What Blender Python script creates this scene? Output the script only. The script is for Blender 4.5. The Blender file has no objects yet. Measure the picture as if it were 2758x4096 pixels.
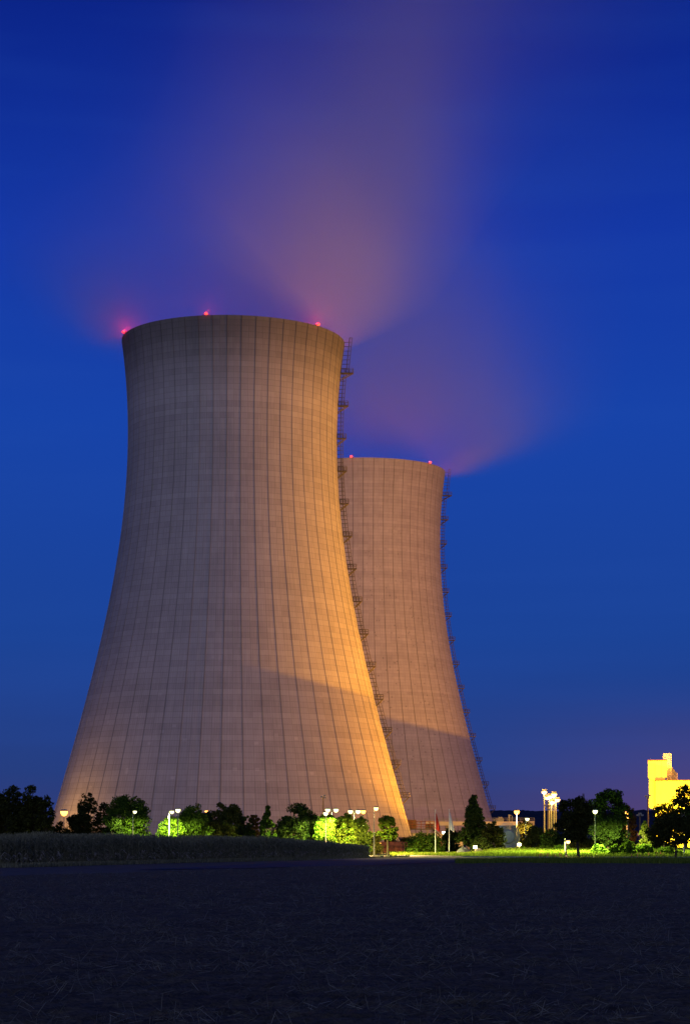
import bpy, math, random
import numpy as np
from mathutils import Vector, Matrix

S = bpy.context.scene
COL = S.collection
PI = math.pi

# ------------------------------------------------------------------ camera
F = 8300.0            # focal length in pixels of the 2758 x 4096 photograph
HOR = 3382.0          # its horizon row
EYE = 1.6
cam_d = bpy.data.cameras.new('camera')
cam_d.sensor_fit = 'VERTICAL'
cam_d.sensor_height = 36.0
cam_d.lens = 36.0 * F / 4096.0
cam_d.shift_y = (HOR - 2048.0) / 4096.0
cam_d.clip_start = 0.5
cam_d.clip_end = 20000
cam = bpy.data.objects.new('camera', cam_d)
COL.objects.link(cam)
cam.location = (0, 0, EYE)
cam.rotation_euler = (PI / 2, 0, 0)
S.camera = cam

# ------------------------------------------------------------------ render settings
S.view_settings.view_transform = 'Standard'
S.view_settings.look = 'None'
S.view_settings.exposure = 0.0
S.view_settings.gamma = 1.0
cy = S.cycles
cy.use_denoising = True
try:
    cy.denoiser = 'OPENIMAGEDENOISE'
    cy.denoising_input_passes = 'RGB_ALBEDO_NORMAL'
except Exception:
    pass
cy.max_bounces = 4
cy.diffuse_bounces = 2
cy.glossy_bounces = 2
cy.transmission_bounces = 2
cy.transparent_max_bounces = 8
cy.volume_bounces = 0
cy.volume_max_steps = 64
cy.sample_clamp_indirect = 4.0
cy.use_light_tree = True
cy.caustics_reflective = False
cy.caustics_refractive = False


def lin(r, g, b):
    f = lambda c: (c / 255 / 12.92) if c / 255 <= 0.04045 else ((c / 255 + 0.055) / 1.055) ** 2.4
    return (f(r), f(g), f(b), 1.0)


# ------------------------------------------------------------------ world: the dusk sky
W = bpy.data.worlds.new('World')
S.world = W
W.use_nodes = True
nt = W.node_tree
nt.nodes.clear()
N = nt.nodes.new
out = N('ShaderNodeOutputWorld')
bg = N('ShaderNodeBackground')
bg.inputs['Strength'].default_value = 1.0
tc = N('ShaderNodeTexCoord')
sp = N('ShaderNodeSeparateXYZ')
nt.links.new(tc.outputs['Generated'], sp.inputs[0])


def ramp(tree, stops, interp='EASE'):
    r = tree.nodes.new('ShaderNodeValToRGB')
    cr = r.color_ramp
    cr.interpolation = interp
    cr.elements[0].position, cr.elements[0].color = stops[0][0], stops[0][1]
    cr.elements[1].position, cr.elements[1].color = stops[-1][0], stops[-1][1]
    for p, c in stops[1:-1]:
        e = cr.elements.new(p)
        e.color = c
    return r


front = ramp(nt, [(0.0, lin(54, 58, 112)), (0.035, lin(38, 62, 128)), (0.10, lin(27, 67, 151)), (0.20, lin(23, 67, 168)),
                  (0.28, lin(20, 56, 165)), (0.375, lin(11, 36, 135)), (0.6, lin(9, 25, 100)), (1.0, lin(7, 18, 75))], 'LINEAR')
back = ramp(nt, [(0.0, (0.62, 0.56, 0.66, 1)), (0.10, (0.58, 0.62, 0.94, 1)), (0.30, (0.32, 0.42, 0.88, 1)),
                 (0.7, (0.05, 0.10, 0.28, 1)), (1.0, lin(7, 18, 75))], 'LINEAR')
nt.links.new(sp.outputs['Z'], front.inputs[0])
nt.links.new(sp.outputs['Z'], back.inputs[0])
mr = N('ShaderNodeMapRange')
mr.interpolation_type = 'SMOOTHSTEP'
mr.inputs['From Min'].default_value = -0.30
mr.inputs['From Max'].default_value = -1.0
# the afterglow stands behind the camera, a little to its left
dt = N('ShaderNodeVectorMath')
dt.operation = 'DOT_PRODUCT'
dt.inputs[1].default_value = (0.14, 0.99, 0.0)
nt.links.new(tc.outputs['Generated'], dt.inputs[0])
nt.links.new(dt.outputs['Value'], mr.inputs['Value'])
# light pollution of the plant: a violet glow low on the right
mx = N('ShaderNodeMapRange')
mx.interpolation_type = 'SMOOTHSTEP'
mx.inputs['From Min'].default_value = 0.02
mx.inputs['From Max'].default_value = 0.20
nt.links.new(sp.outputs['X'], mx.inputs['Value'])
mz = N('ShaderNodeMapRange')
mz.interpolation_type = 'SMOOTHSTEP'
mz.inputs['From Min'].default_value = 0.085
mz.inputs['From Max'].default_value = -0.01
nt.links.new(sp.outputs['Z'], mz.inputs['Value'])
mm = N('ShaderNodeMath')
mm.operation = 'MULTIPLY'
nt.links.new(mx.outputs[0], mm.inputs[0])
nt.links.new(mz.outputs[0], mm.inputs[1])
glow = N('ShaderNodeMix')
glow.data_type = 'RGBA'
nt.links.new(mm.outputs[0], glow.inputs[0])
nt.links.new(front.outputs[0], glow.inputs[6])
glow.inputs[7].default_value = lin(92, 68, 118)
# faint streaks of cloud
mp = N('ShaderNodeMapping')
mp.inputs['Scale'].default_value = (2.0, 2.0, 24.0)
nt.links.new(tc.outputs['Generated'], mp.inputs[0])
nz = N('ShaderNodeTexNoise')
nz.inputs['Scale'].default_value = 2.2
nz.inputs['Detail'].default_value = 3.0
nt.links.new(mp.outputs[0], nz.inputs['Vector'])
mc = N('ShaderNodeMapRange')
mc.inputs['From Min'].default_value = 0.45
mc.inputs['From Max'].default_value = 0.8
mc.inputs['To Min'].default_value = 0.0
mc.inputs['To Max'].default_value = 0.12
nt.links.new(nz.outputs[0], mc.inputs['Value'])
cl = N('ShaderNodeMix')
cl.data_type = 'RGBA'
nt.links.new(mc.outputs[0], cl.inputs[0])
nt.links.new(glow.outputs[2], cl.inputs[6])
cl.inputs[7].default_value = lin(40, 84, 178)
mixw = N('ShaderNodeMix')
mixw.data_type = 'RGBA'
nt.links.new(mr.outputs[0], mixw.inputs[0])
nt.links.new(cl.outputs[2], mixw.inputs[6])
nt.links.new(back.outputs[0], mixw.inputs[7])
nt.links.new(mixw.outputs[2], bg.inputs['Color'])
nt.links.new(bg.outputs[0], out.inputs[0])


# ------------------------------------------------------------------ helpers
def gx(px, d):
    return (px - 1379.0) / F * d


def gz(py, d):
    return EYE + (HOR - py) / F * d


def gd(py):
    return EYE * F / (py - HOR)


def gp(px, py):
    d = gd(py)
    return (gx(px, d), d)


def gnd(x, d):
    """height of the grassy bank behind the road, right of the flagpoles"""
    px = x / d * F + 1379.0
    a = min(1, max(0, (px - 1840) / 160))
    b = min(1, max(0, (d - 268) / 66)) * min(1, max(0, (432 - d) / 30))
    return 0.72 * (a * a * (3 - 2 * a)) * (b * b * (3 - 2 * b))


def tag(o, label=None, cat=None, group=None, kind=None):
    if label: o['label'] = label
    if cat: o['category'] = cat
    if group: o['group'] = group
    if kind: o['kind'] = kind
    return o


def empty(name, loc, rz=0.0):
    o = bpy.data.objects.new(name, None)
    COL.objects.link(o)
    o.location = loc
    o.rotation_euler = (0, 0, rz)
    o.empty_display_size = 1.0
    return o


def copy_tree(o, parent=None):
    c = o.copy()
    COL.objects.link(c)
    c.parent = parent
    for ch in o.children:
        copy_tree(ch, c)
    return c


class MB:
    def __init__(s):
        s.v, s.f = [], []

    def add(s, vs, fs):
        k = len(s.v)
        s.v += [tuple(p) for p in vs]
        s.f += [tuple(i + k for i in f) for f in fs]
        return s

    def box(s, c, d, rz=0.0):
        x, y, z = d[0] / 2, d[1] / 2, d[2] / 2
        cr, sr = math.cos(rz), math.sin(rz)
        vs = []
        for dz in (-z, z):
            for dx, dy in ((-x, -y), (x, -y), (x, y), (-x, y)):
                vs.append((c[0] + dx * cr - dy * sr, c[1] + dx * sr + dy * cr, c[2] + dz))
        return s.add(vs, [(3, 2, 1, 0), (4, 5, 6, 7), (0, 1, 5, 4), (1, 2, 6, 5), (2, 3, 7, 6), (3, 0, 4, 7)])

    def tube(s, p0, p1, r0, r1=None, n=8, cap=True):
        r1 = r0 if r1 is None else r1
        p0, p1 = Vector(p0), Vector(p1)
        a = (p1 - p0)
        if a.length < 1e-6: return s
        a.normalize()
        u = a.orthogonal().normalized()
        w = a.cross(u)
        vs = []
        for p, r in ((p0, r0), (p1, r1)):
            for i in range(n):
                t = 2 * PI * i / n + PI / n
                vs.append(p + (u * math.cos(t) + w * math.sin(t)) * r)
        fs = [(i, (i + 1) % n, n + (i + 1) % n, n + i) for i in range(n)]
        if cap:
            fs += [tuple(range(n - 1, -1, -1)), tuple(range(n, 2 * n))]
        return s.add(vs, fs)

    def bar(s, p0, p1, w):
        return s.tube(p0, p1, w * 0.7071, None, 4)

    def path(s, pts, r, n=6):
        for i in range(len(pts) - 1):
            r0 = r[i] if isinstance(r, (list, tuple)) else r
            r1 = r[i + 1] if isinstance(r, (list, tuple)) else r
            s.tube(pts[i], pts[i + 1], r0, r1, n, True)
        return s

    def lathe(s, prof, n=16, c=(0, 0, 0)):
        vs, fs = [], []
        for r, z in prof:
            for i in range(n):
                t = 2 * PI * i / n
                vs.append((c[0] + r * math.cos(t), c[1] + r * math.sin(t), c[2] + z))
        for j in range(len(prof) - 1):
            for i in range(n):
                fs.append((j * n + i, j * n + (i + 1) % n, (j + 1) * n + (i + 1) % n, (j + 1) * n + i))
        fs.append(tuple(range(n - 1, -1, -1)))
        fs.append(tuple((len(prof) - 1) * n + i for i in range(n)))
        return s.add(vs, fs)

    def prism(s, poly, y0, y1):           # polygon in x,z pushed along y
        n = len(poly)
        vs = [(x, y0, z) for x, z in poly] + [(x, y1, z) for x, z in poly]
        fs = [tuple(range(n)), tuple(range(2 * n - 1, n - 1, -1))]
        fs += [(i, i + n, (i + 1) % n + n, (i + 1) % n) for i in range(n)]
        return s.add(vs, fs)

    def build(s, name, mat, parent=None, smooth=False, loc=None):
        m = bpy.data.meshes.new(name)
        m.from_pydata(s.v, [], s.f)
        m.update()
        if mat: m.materials.append(mat)
        if smooth:
            m.polygons.foreach_set('use_smooth', [True] * len(m.polygons))
        o = bpy.data.objects.new(name, m)
        COL.objects.link(o)
        if parent: o.parent = parent
        if loc: o.location = loc
        return o


def np_quads(name, V, mat, parent=None):
    """V: (n,4,3) array of separate quads -> one mesh"""
    n = V.shape[0]
    m = bpy.data.meshes.new(name)
    m.vertices.add(n * 4)
    m.vertices.foreach_set('co', V.reshape(-1).astype(np.float32))
    m.loops.add(n * 4)
    m.loops.foreach_set('vertex_index', np.arange(n * 4, dtype=np.int32))
    m.polygons.add(n)
    m.polygons.foreach_set('loop_start', np.arange(0, n * 4, 4, dtype=np.int32))
    m.polygons.foreach_set('loop_total', np.full(n, 4, dtype=np.int32))
    m.update(calc_edges=True)
    m.validate()
    m.materials.append(mat)
    o = bpy.data.objects.new(name, m)
    COL.objects.link(o)
    if parent: o.parent = parent
    return o


# ------------------------------------------------------------------ materials
def mat(name, col, rough=0.8, noise=0.0, nscale=4.0, bump=0.0, metal=0.0, spec=0.3, col2=None):
    m = bpy.data.materials.new(name)
    m.use_nodes = True
    t = m.node_tree
    b = t.nodes['Principled BSDF']
    b.inputs['Base Color'].default_value = (*col, 1)
    b.inputs['Roughness'].default_value = rough
    b.inputs['Metallic'].default_value = metal
    b.inputs['Specular IOR Level'].default_value = spec
    if noise or bump or col2:
        g = t.nodes.new('ShaderNodeTexCoord')
        n = t.nodes.new('ShaderNodeTexNoise')
        n.inputs['Scale'].default_value = nscale
        n.inputs['Detail'].default_value = 6
        t.links.new(g.outputs['Object'], n.inputs['Vector'])
        if noise or col2:
            lo = tuple(c * (1 - noise) for c in col)
            hi = col2 if col2 else tuple(min(1, c * (1 + noise)) for c in col)
            r = ramp(t, [(0.3, (*lo, 1)), (0.7, (*hi, 1))], 'LINEAR')
            t.links.new(n.outputs[0], r.inputs[0])
            t.links.new(r.outputs[0], b.inputs['Base Color'])
        if bump:
            bp = t.nodes.new('ShaderNodeBump')
            bp.inputs['Strength'].default_value = bump
            bp.inputs['Distance'].default_value = 0.1
            t.links.new(n.outputs[0], bp.inputs['Height'])
            t.links.new(bp.outputs[0], b.inputs['Normal'])
    return m


def leaf_mat(name, dark, light, trans=0.3):
    m = bpy.data.materials.new(name)
    m.use_nodes = True
    t = m.node_tree
    t.nodes.clear()
    o = t.nodes.new('ShaderNodeOutputMaterial')
    g = t.nodes.new('ShaderNodeNewGeometry')
    r = ramp(t, [(0.0, (*dark, 1)), (1.0, (*light, 1))], 'LINEAR')
    t.links.new(g.outputs['Random Per Island'], r.inputs[0])
    d = t.nodes.new('ShaderNodeBsdfDiffuse')
    tr = t.nodes.new('ShaderNodeBsdfTranslucent')
    mx = t.nodes.new('ShaderNodeMixShader')
    mx.inputs[0].default_value = trans
    t.links.new(r.outputs[0], d.inputs[0])
    t.links.new(r.outputs[0], tr.inputs[0])
    t.links.new(d.outputs[0], mx.inputs[1])
    t.links.new(tr.outputs[0], mx.inputs[2])
    t.links.new(mx.outputs[0], o.inputs[0])
    return m


def emit_mat(name, col, strength):
    m = bpy.data.materials.new(name)
    m.use_nodes = True
    b = m.node_tree.nodes['Principled BSDF']
    b.inputs['Base Color'].default_value = (0.6, 0.6, 0.6, 1)
    b.inputs['Emission Color'].default_value = (*col, 1)
    b.inputs['Emission Strength'].default_value = strength
    try:
        m.cycles.emission_sampling = 'NONE'
    except Exception:
        pass
    return m


SODIUM = (1.0, 0.47, 0.09)
WARM = (1.0, 0.62, 0.22)
WHITE = (0.92, 1.0, 0.26)
RED = (1.0, 0.02, 0.05)
M = {
    'steel': mat('galvanised_steel', (0.30, 0.30, 0.29), 0.55, 0.25, 3.0, 0.0, 0.2),
    'dark_steel': mat('dark_steel', (0.10, 0.085, 0.07), 0.6, 0.3, 2.0),
    'pole': mat('pole_paint', (0.20, 0.20, 0.19), 0.5, 0.15, 2.0),
    'white_pole': mat('white_pole', (0.75, 0.75, 0.73), 0.45, 0.05, 2.0),
    'housing': mat('lamp_housing', (0.22, 0.22, 0.22), 0.5),
    'bark': mat('bark', (0.055, 0.042, 0.03), 0.95, 0.4, 5.0, 0.6),
    'birch': mat('birch_bark', (0.5, 0.48, 0.42), 0.85, 0.45, 3.0, 0.3),
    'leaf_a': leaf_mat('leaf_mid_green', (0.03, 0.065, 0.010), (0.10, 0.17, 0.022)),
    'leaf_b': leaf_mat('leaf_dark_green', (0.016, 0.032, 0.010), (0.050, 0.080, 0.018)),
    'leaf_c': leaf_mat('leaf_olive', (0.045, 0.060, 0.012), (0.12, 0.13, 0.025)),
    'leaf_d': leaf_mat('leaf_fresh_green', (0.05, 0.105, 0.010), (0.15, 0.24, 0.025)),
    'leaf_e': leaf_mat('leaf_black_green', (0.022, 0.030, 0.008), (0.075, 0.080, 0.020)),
    'leaf_r': leaf_mat('leaf_orange_lit', (0.09, 0.045, 0.012), (0.18, 0.11, 0.025)),  # orange lamplight put into the leaf colour
    'corn': leaf_mat('maize_leaf', (0.12, 0.12, 0.06), (0.34, 0.31, 0.16), 0.2),
    'corn_dry': leaf_mat('dry_maize_leaf', (0.30, 0.25, 0.17), (0.62, 0.54, 0.40), 0.2),
    'grass': leaf_mat('grass_blade', (0.07, 0.12, 0.012), (0.22, 0.28, 0.04), 0.25),
    'straw': leaf_mat('straw', (0.07, 0.068, 0.045), (0.29, 0.27, 0.20), 0.1),
    'petal': leaf_mat('petal', (0.35, 0.05, 0.10), (0.55, 0.12, 0.2), 0.2),
    'lamp_sodium': emit_mat('sodium_lens', (1.0, 0.42, 0.05), 6.5),
    'lamp_warm': emit_mat('warm_lens', (1.0, 0.60, 0.15), 6),
    'lamp_white': emit_mat('white_lens', (1.0, 0.97, 0.36), 5),
    'lamp_red': emit_mat('red_lens', (1.0, 0.012, 0.006), 3),
    'asphalt': mat('asphalt', (0.046, 0.056, 0.072), 0.8, 0.25, 1.5, 0.2, 0, 0.15),
    'pale_road': mat('pale_road_surface', (0.14, 0.135, 0.12), 0.8, 0.2, 0.6, 0.2),  # paler base tone than the lane
    'light_trail_bar': mat('light_trail_pale', (0.36, 0.35, 0.32), 0.85, 0.2, 2.0),
    'dirt': mat('verge_dirt', (0.11, 0.088, 0.055), 0.95, 0.5, 0.8, 0.5),
    'turf': mat('turf', (0.085, 0.13, 0.018), 0.95, 0.5, 0.5, 0.5),
    'land': mat('land', (0.035, 0.042, 0.02), 0.95, 0.4, 0.05, 0.3),
    'stone': mat('boulder_stone', (0.12, 0.13, 0.15), 0.85, 0.35, 2.0, 0.6),
    'pale_stone': mat('pale_boulder_stone', (0.24, 0.22, 0.19), 0.85, 0.4, 2.5, 0.6),
    'concrete': mat('plain_concrete', (0.33, 0.31, 0.28), 0.85, 0.15, 0.4, 0.1),
    'rust': mat('rust_red_paint', (0.26, 0.10, 0.045), 0.8, 0.3, 1.0),
    'mesh_red': mat('lamp_reddened_mesh', (0.15, 0.055, 0.028), 0.8, 0.4, 2.0),  # reddish sodium lamplight put into the mesh colour
    'cream': mat('cream_paint', (0.55, 0.50, 0.42), 0.7, 0.1, 0.5),
    'brown': mat('brown_door_paint', (0.18, 0.10, 0.05), 0.7, 0.2, 1.0),
    'trim': mat('roof_trim', (0.16, 0.07, 0.03), 0.6, 0.2, 1.0),
    'grey_clad': mat('grey_cladding', (0.17, 0.17, 0.18), 0.5, 0.1, 0.4),
    'glass': mat('dark_glass', (0.05, 0.07, 0.10), 0.1, 0, 1, 0, 0, 0.8),
    'red_cloth': mat('red_flag_cloth', (0.45, 0.03, 0.02), 0.85),
    'white_cloth': mat('white_flag_cloth', (0.62, 0.62, 0.66), 0.85),
    'blade': mat('turbine_blade_metal', (0.55, 0.58, 0.58), 0.4, 0.1, 3.0, 0, 0.3, 0.5),
    'hub': mat('turbine_hub_metal', (0.30, 0.33, 0.36), 0.4, 0.15, 3.0, 0, 0.4, 0.5),
    'hill': mat('forest_hill', (0.010, 0.014, 0.020), 1.0, 0.5, 0.02),
}


def panel_mat(name, col, pitch, line=0.75):
    """sheet metal wall with vertical ribs"""
    m = mat(name, col, 0.55, 0.04, 0.3)
    t = m.node_tree
    b = t.nodes['Principled BSDF']
    g = t.nodes.new('ShaderNodeTexCoord')
    w = t.nodes.new('ShaderNodeTexWave')
    w.wave_type = 'BANDS'
    w.bands_direction = 'X'
    w.inputs['Scale'].default_value = pitch
    t.links.new(g.outputs['Object'], w.inputs['Vector'])
    bp = t.nodes.new('ShaderNodeBump')
    bp.inputs['Strength'].default_value = 0.5
    bp.inputs['Distance'].default_value = 0.05
    t.links.new(w.outputs[0], bp.inputs['Height'])
    t.links.new(bp.outputs[0], b.inputs['Normal'])
    return m


M['yellow'] = panel_mat('yellow_sheet_metal', (0.76, 0.68, 0.20), 2.2)
M['yellow_flat'] = mat('yellow_panel', (0.72, 0.60, 0.22), 0.5, 0.04, 0.3)


def concrete_tower(name, base, dark, seed, warm_patch, lift=1.0, ribd=0.16):
    m = bpy.data.materials.new(name)
    m.use_nodes = True
    t = m.node_tree
    L = t.links.new
    b = t.nodes['Principled BSDF']
    b.inputs['Roughness'].default_value = 0.9
    b.inputs['Specular IOR Level'].default_value = 0.15

    def nd(ty, **kw):
        n = t.nodes.new(ty)
        for k, v in kw.items(): setattr(n, k, v)
        return n

    def math_(op, a, c=None, clamp=False):
        n = nd('ShaderNodeMath', operation=op, use_clamp=clamp)
        for i, x in enumerate((a, c)):
            if x is None: continue
            if isinstance(x, (int, float)): n.inputs[i].default_value = x
            else: L(x, n.inputs[i])
        return n.outputs[0]

    uv = nd('ShaderNodeUVMap', uv_map='UVMap')
    s = nd('ShaderNodeSeparateXYZ')
    L(uv.outputs[0], s.inputs[0])
    u, v0 = s.outputs[0], s.outputs[1]
    v = math_('MULTIPLY', v0, lift)           # u: rib sectors (0..50), v: lifts of 1.5 m

    def cell(us, vs, off):
        c = nd('ShaderNodeCombineXYZ')
        L(math_('FLOOR', math_('ADD', math_('MULTIPLY', u, us), off)), c.inputs[0])
        L(math_('FLOOR', math_('ADD', math_('MULTIPLY', v, vs), off)), c.inputs[1])
        c.inputs[2].default_value = seed + off
        w = nd('ShaderNodeTexWhiteNoise', noise_dimensions='3D')
        L(c.outputs[0], w.inputs[0])
        return w.outputs[0]

    def line(coord, scale, width):
        f = math_('FRACT', math_('ADD', math_('MULTIPLY', coord, scale), 0.5))
        d = math_('ABSOLUTE', math_('SUBTRACT', f, 0.5))
        return math_('LESS_THAN', d, width)

    # streaks running down the shell
    cmb = nd('ShaderNodeCombineXYZ')
    L(math_('MULTIPLY', u, 11.0), cmb.inputs[0])
    L(math_('MULTIPLY', v, 0.22), cmb.inputs[1])
    cmb.inputs[2].default_value = seed
    st = nd('ShaderNodeTexNoise')
    st.inputs['Scale'].default_value = 1.0
    st.inputs['Detail'].default_value = 5.0
    st.inputs['Roughness'].default_value = 0.65
    L(cmb.outputs[0], st.inputs['Vector'])
    # broad weathering
    cm2 = nd('ShaderNodeCombineXYZ')
    L(math_('MULTIPLY', u, 0.55), cm2.inputs[0])
    L(math_('MULTIPLY', v, 0.12), cm2.inputs[1])
    cm2.inputs[2].default_value = seed * 3.1
    bw = nd('ShaderNodeTexNoise')
    bw.inputs['Scale'].default_value = 1.0
    bw.inputs['Detail'].default_value = 6.0
    L(cm2.outputs[0], bw.inputs['Vector'])
    cells = cell(2.0, 1.0, 0)
    cells2 = cell(0.02, 1.0, 0.0)
    val = math_('ADD', 0.52, math_('MULTIPLY', st.outputs[0], 0.56))
    val = math_('ADD', val, math_('MULTIPLY', math_('SUBTRACT', bw.outputs[0], 0.17), 0.36))
    val = math_('ADD', val, math_('MULTIPLY', cells, 0.10))
    val = math_('ADD', val, math_('MULTIPLY', cells2, 0.12))
    # seams of the formwork
    seam = math_('MAXIMUM', line(v, 1.0, 0.050), line(u, 2.0, 0.028))
    seam2 = line(u, 8.0, 0.07)
    val = math_('MULTIPLY', val, math_('SUBTRACT', 1.0, math_('MULTIPLY', seam, 0.19)))
    val = math_('MULTIPLY', val, math_('SUBTRACT', 1.0, math_('MULTIPLY', seam2, 0.10)))
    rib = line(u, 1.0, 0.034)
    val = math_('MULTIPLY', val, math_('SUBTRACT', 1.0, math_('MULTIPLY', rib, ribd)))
    # patches of repair
    pc = cell(9.0, 2.0, 0.37) if warm_patch else cell(5.0, 2.0, 0.37)
    patch = math_('GREATER_THAN', pc, 0.986 if warm_patch else 0.993)
    pm = math_('MULTIPLY', patch, 0.20 if not warm_patch else -0.30)
    # lower half only
    low = nd('ShaderNodeMapRange')
    low.inputs['From Min'].default_value = 45 if not warm_patch else 90
    low.inputs['From Max'].default_value = 15 if not warm_patch else 60
    L(v0, low.inputs['Value'])
    val = math_('MULTIPLY', val, math_('ADD', 1.0, math_('MULTIPLY', pm, low.outputs[0])))
    # soot-dark stain below the rim, with ragged lower edge
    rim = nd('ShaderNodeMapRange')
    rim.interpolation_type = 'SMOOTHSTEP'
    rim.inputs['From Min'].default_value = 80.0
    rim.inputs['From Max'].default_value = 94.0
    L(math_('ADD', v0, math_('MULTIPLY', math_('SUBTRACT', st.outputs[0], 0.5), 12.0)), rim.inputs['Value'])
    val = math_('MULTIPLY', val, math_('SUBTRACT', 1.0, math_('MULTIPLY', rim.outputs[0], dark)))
    mix = nd('ShaderNodeMix', data_type='RGBA', blend_type='MULTIPLY')
    mix.inputs[0].default_value = 1.0
    mix.inputs[6].default_value = (*base, 1)
    cc = nd('ShaderNodeCombineColor')
    for i in range(3): L(val, cc.inputs[i])
    L(cc.outputs[0], mix.inputs[7])
    L(mix.outputs[2], b.inputs['Base Color'])
    bp = nd('ShaderNodeBump')
    bp.inputs['Strength'].default_value = 0.25
    bp.inputs['Distance'].default_value = 0.1
    L(val, bp.inputs['Height'])
    L(bp.outputs[0], b.inputs['Normal'])
    return m


# ------------------------------------------------------------------ ground
def sheet(name, poly, z, m, kind='structure'):
    mb = MB()
    mb.add([(x, y, z) for x, y in poly], [tuple(range(len(poly)))])
    o = mb.build(name, m)
    o['kind'] = kind
    return o


rng = np.random.default_rng(7)
sheet('ground', [(-9000, -300), (9000, -300), (9000, 12000), (-9000, 12000)], -0.05, M['land'])


def smooth_noise(x, y, scale, seed):
    r = np.random.default_rng(seed)
    T = r.random((256, 256))
    X, Y = x / scale, y / scale
    i, j = np.floor(X).astype(int), np.floor(Y).astype(int)
    fx, fy = X - i, Y - j
    fx, fy = fx * fx * (3 - 2 * fx), fy * fy * (3 - 2 * fy)
    g = lambda a, b: T[a % 256, b % 256]
    return (g(i, j) * (1 - fx) * (1 - fy) + g(i + 1, j) * fx * (1 - fy) + g(i, j + 1) * (1 - fx) * fy + g(i + 1, j + 1) * fx * fy)


def far_edge(x):       # far border of the stubble field
    return np.interp(x, [-60, -18, -10, 0, 14, 30, 60], [96, 107, 129, 164, 188, 176, 165])


def field():
    NR, NC = 560, 330
    t = np.linspace(0, 1, NR)
    s = np.linspace(-1, 1, NC)
    base = 9.0 * (190.0 / 9.0) ** t
    V = np.zeros((NR, NC, 3))
    for i in range(NR):
        half = 2.2 + base[i] * 0.235
        x = s * half
        V[i, :, 0] = x
        V[i, :, 1] = base[i] * far_edge(x * 190.0 / base[i] * 0 + s * (2.2 + 190 * 0.235)) / 190.0
    x, y = V[:, :, 0], V[:, :, 1]
    z = 0.035 * smooth_noise(x, y, 0.55, 1) + 0.045 * smooth_noise(x, y, 0.16, 2) + 0.03 * smooth_noise(x, y, 0.06, 3)
    z += 0.06 * smooth_noise(x, y, 2.3, 4) - 0.06
    V[:, :, 2] = np.maximum(z, -0.045)
    idx = np.arange(NR * NC).reshape(NR, NC)
    q = np.stack([idx[:-1, :-1], idx[:-1, 1:], idx[1:, 1:], idx[1:, :-1]], -1).reshape(-1, 4)
    m = bpy.data.meshes.new('stubble_field')
    m.from_pydata(V.reshape(-1, 3).tolist(), [], q.tolist())
    m.polygons.foreach_set('use_smooth', [True] * len(m.polygons))
    mm = mat('field_soil', (0.030, 0.024, 0.020), 0.95, 0.0, 1.0, 0.0, 0, 0.2)
    t_ = mm.node_tree
    g = t_.nodes.new('ShaderNodeTexCoord')
    n1 = t_.nodes.new('ShaderNodeTexNoise')
    n1.inputs['Scale'].default_value = 9.0
    n1.inputs['Detail'].default_value = 8.0
    n1.inputs['Roughness'].default_value = 0.75
    t_.links.new(g.outputs['Object'], n1.inputs['Vector'])
    r = ramp(t_, [(0.32, (0.030, 0.021, 0.008, 1)), (0.50, (0.115, 0.082, 0.030, 1)), (0.70, (0.26, 0.185, 0.068, 1))], 'LINEAR')
    t_.links.new(n1.outputs[0], r.inputs[0])
    n2 = t_.nodes.new('ShaderNodeTexNoise')
    n2.inputs['Scale'].default_value = 1.1
    n2.inputs['Detail'].default_value = 7.0
    n2.inputs['Roughness'].default_value = 0.7
    t_.links.new(g.outputs['Object'], n2.inputs['Vector'])
    r2 = ramp(t_, [(0.32, (0.50, 0.50, 0.50, 1)), (0.68, (1.4, 1.4, 1.4, 1))], 'LINEAR')
    t_.links.new(n2.outputs[0], r2.inputs[0])
    ml = t_.nodes.new('ShaderNodeMix')
    ml.data_type = 'RGBA'
    ml.blend_type = 'MULTIPLY'
    ml.inputs[0].default_value = 1.0
    t_.links.new(r.outputs[0], ml.inputs[6])
    t_.links.new(r2.outputs[0], ml.inputs[7])
    t_.links.new(ml.outputs[2], t_.nodes['Principled BSDF'].inputs['Base Color'])
    m.materials.append(mm)
    o = bpy.data.objects.new('stubble_field', m)
    COL.objects.link(o)
    o['kind'] = 'structure'


field()


def straws():
    n = 62000
    d = 16.0 * (150.0 / 16.0) ** (rng.random(n) ** 0.85)
    x = (rng.random(n) * 2 - 1) * (2.0 + d * 0.21)
    # gather most of them in loose patches
    nz = smooth_noise(x + 100, d, 1.3, 11)
    keep = rng.random(n) < np.clip((nz - 0.25) * 2.4, 0.10, 1)
    keep &= d < far_edge(x) - 1.0
    d, x = d[keep], x[keep]
    n = len(d)
    L = rng.uniform(0.03, 0.17, n)  * (1 + d / 160)
    a = rng.uniform(0, 2 * PI, n)
    el = np.abs(rng.normal(0, 0.55, n))
    dirv = np.stack([np.cos(a) * np.cos(el), np.sin(a) * np.cos(el), np.sin(el)], -1)
    side = np.cross(dirv, rng.normal(size=(n, 3)))
    side /= np.linalg.norm(side, axis=1, keepdims=True)
    w = rng.uniform(0.0010, 0.0024, n) * (1 + d / 70)
    p = np.stack([x, d, rng.uniform(0.025, 0.075, n)], -1)
    q = p + dirv * L[:, None]
    s = side * w[:, None]
    V = np.stack([p - s, p + s, q + s * 0.7, q - s * 0.7], 1)
    o = np_quads('straw_litter', V, M['straw'])
    tag(o, 'pale straw and stubble scattered over the dark field', 'straw', kind='stuff')


straws()

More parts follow.
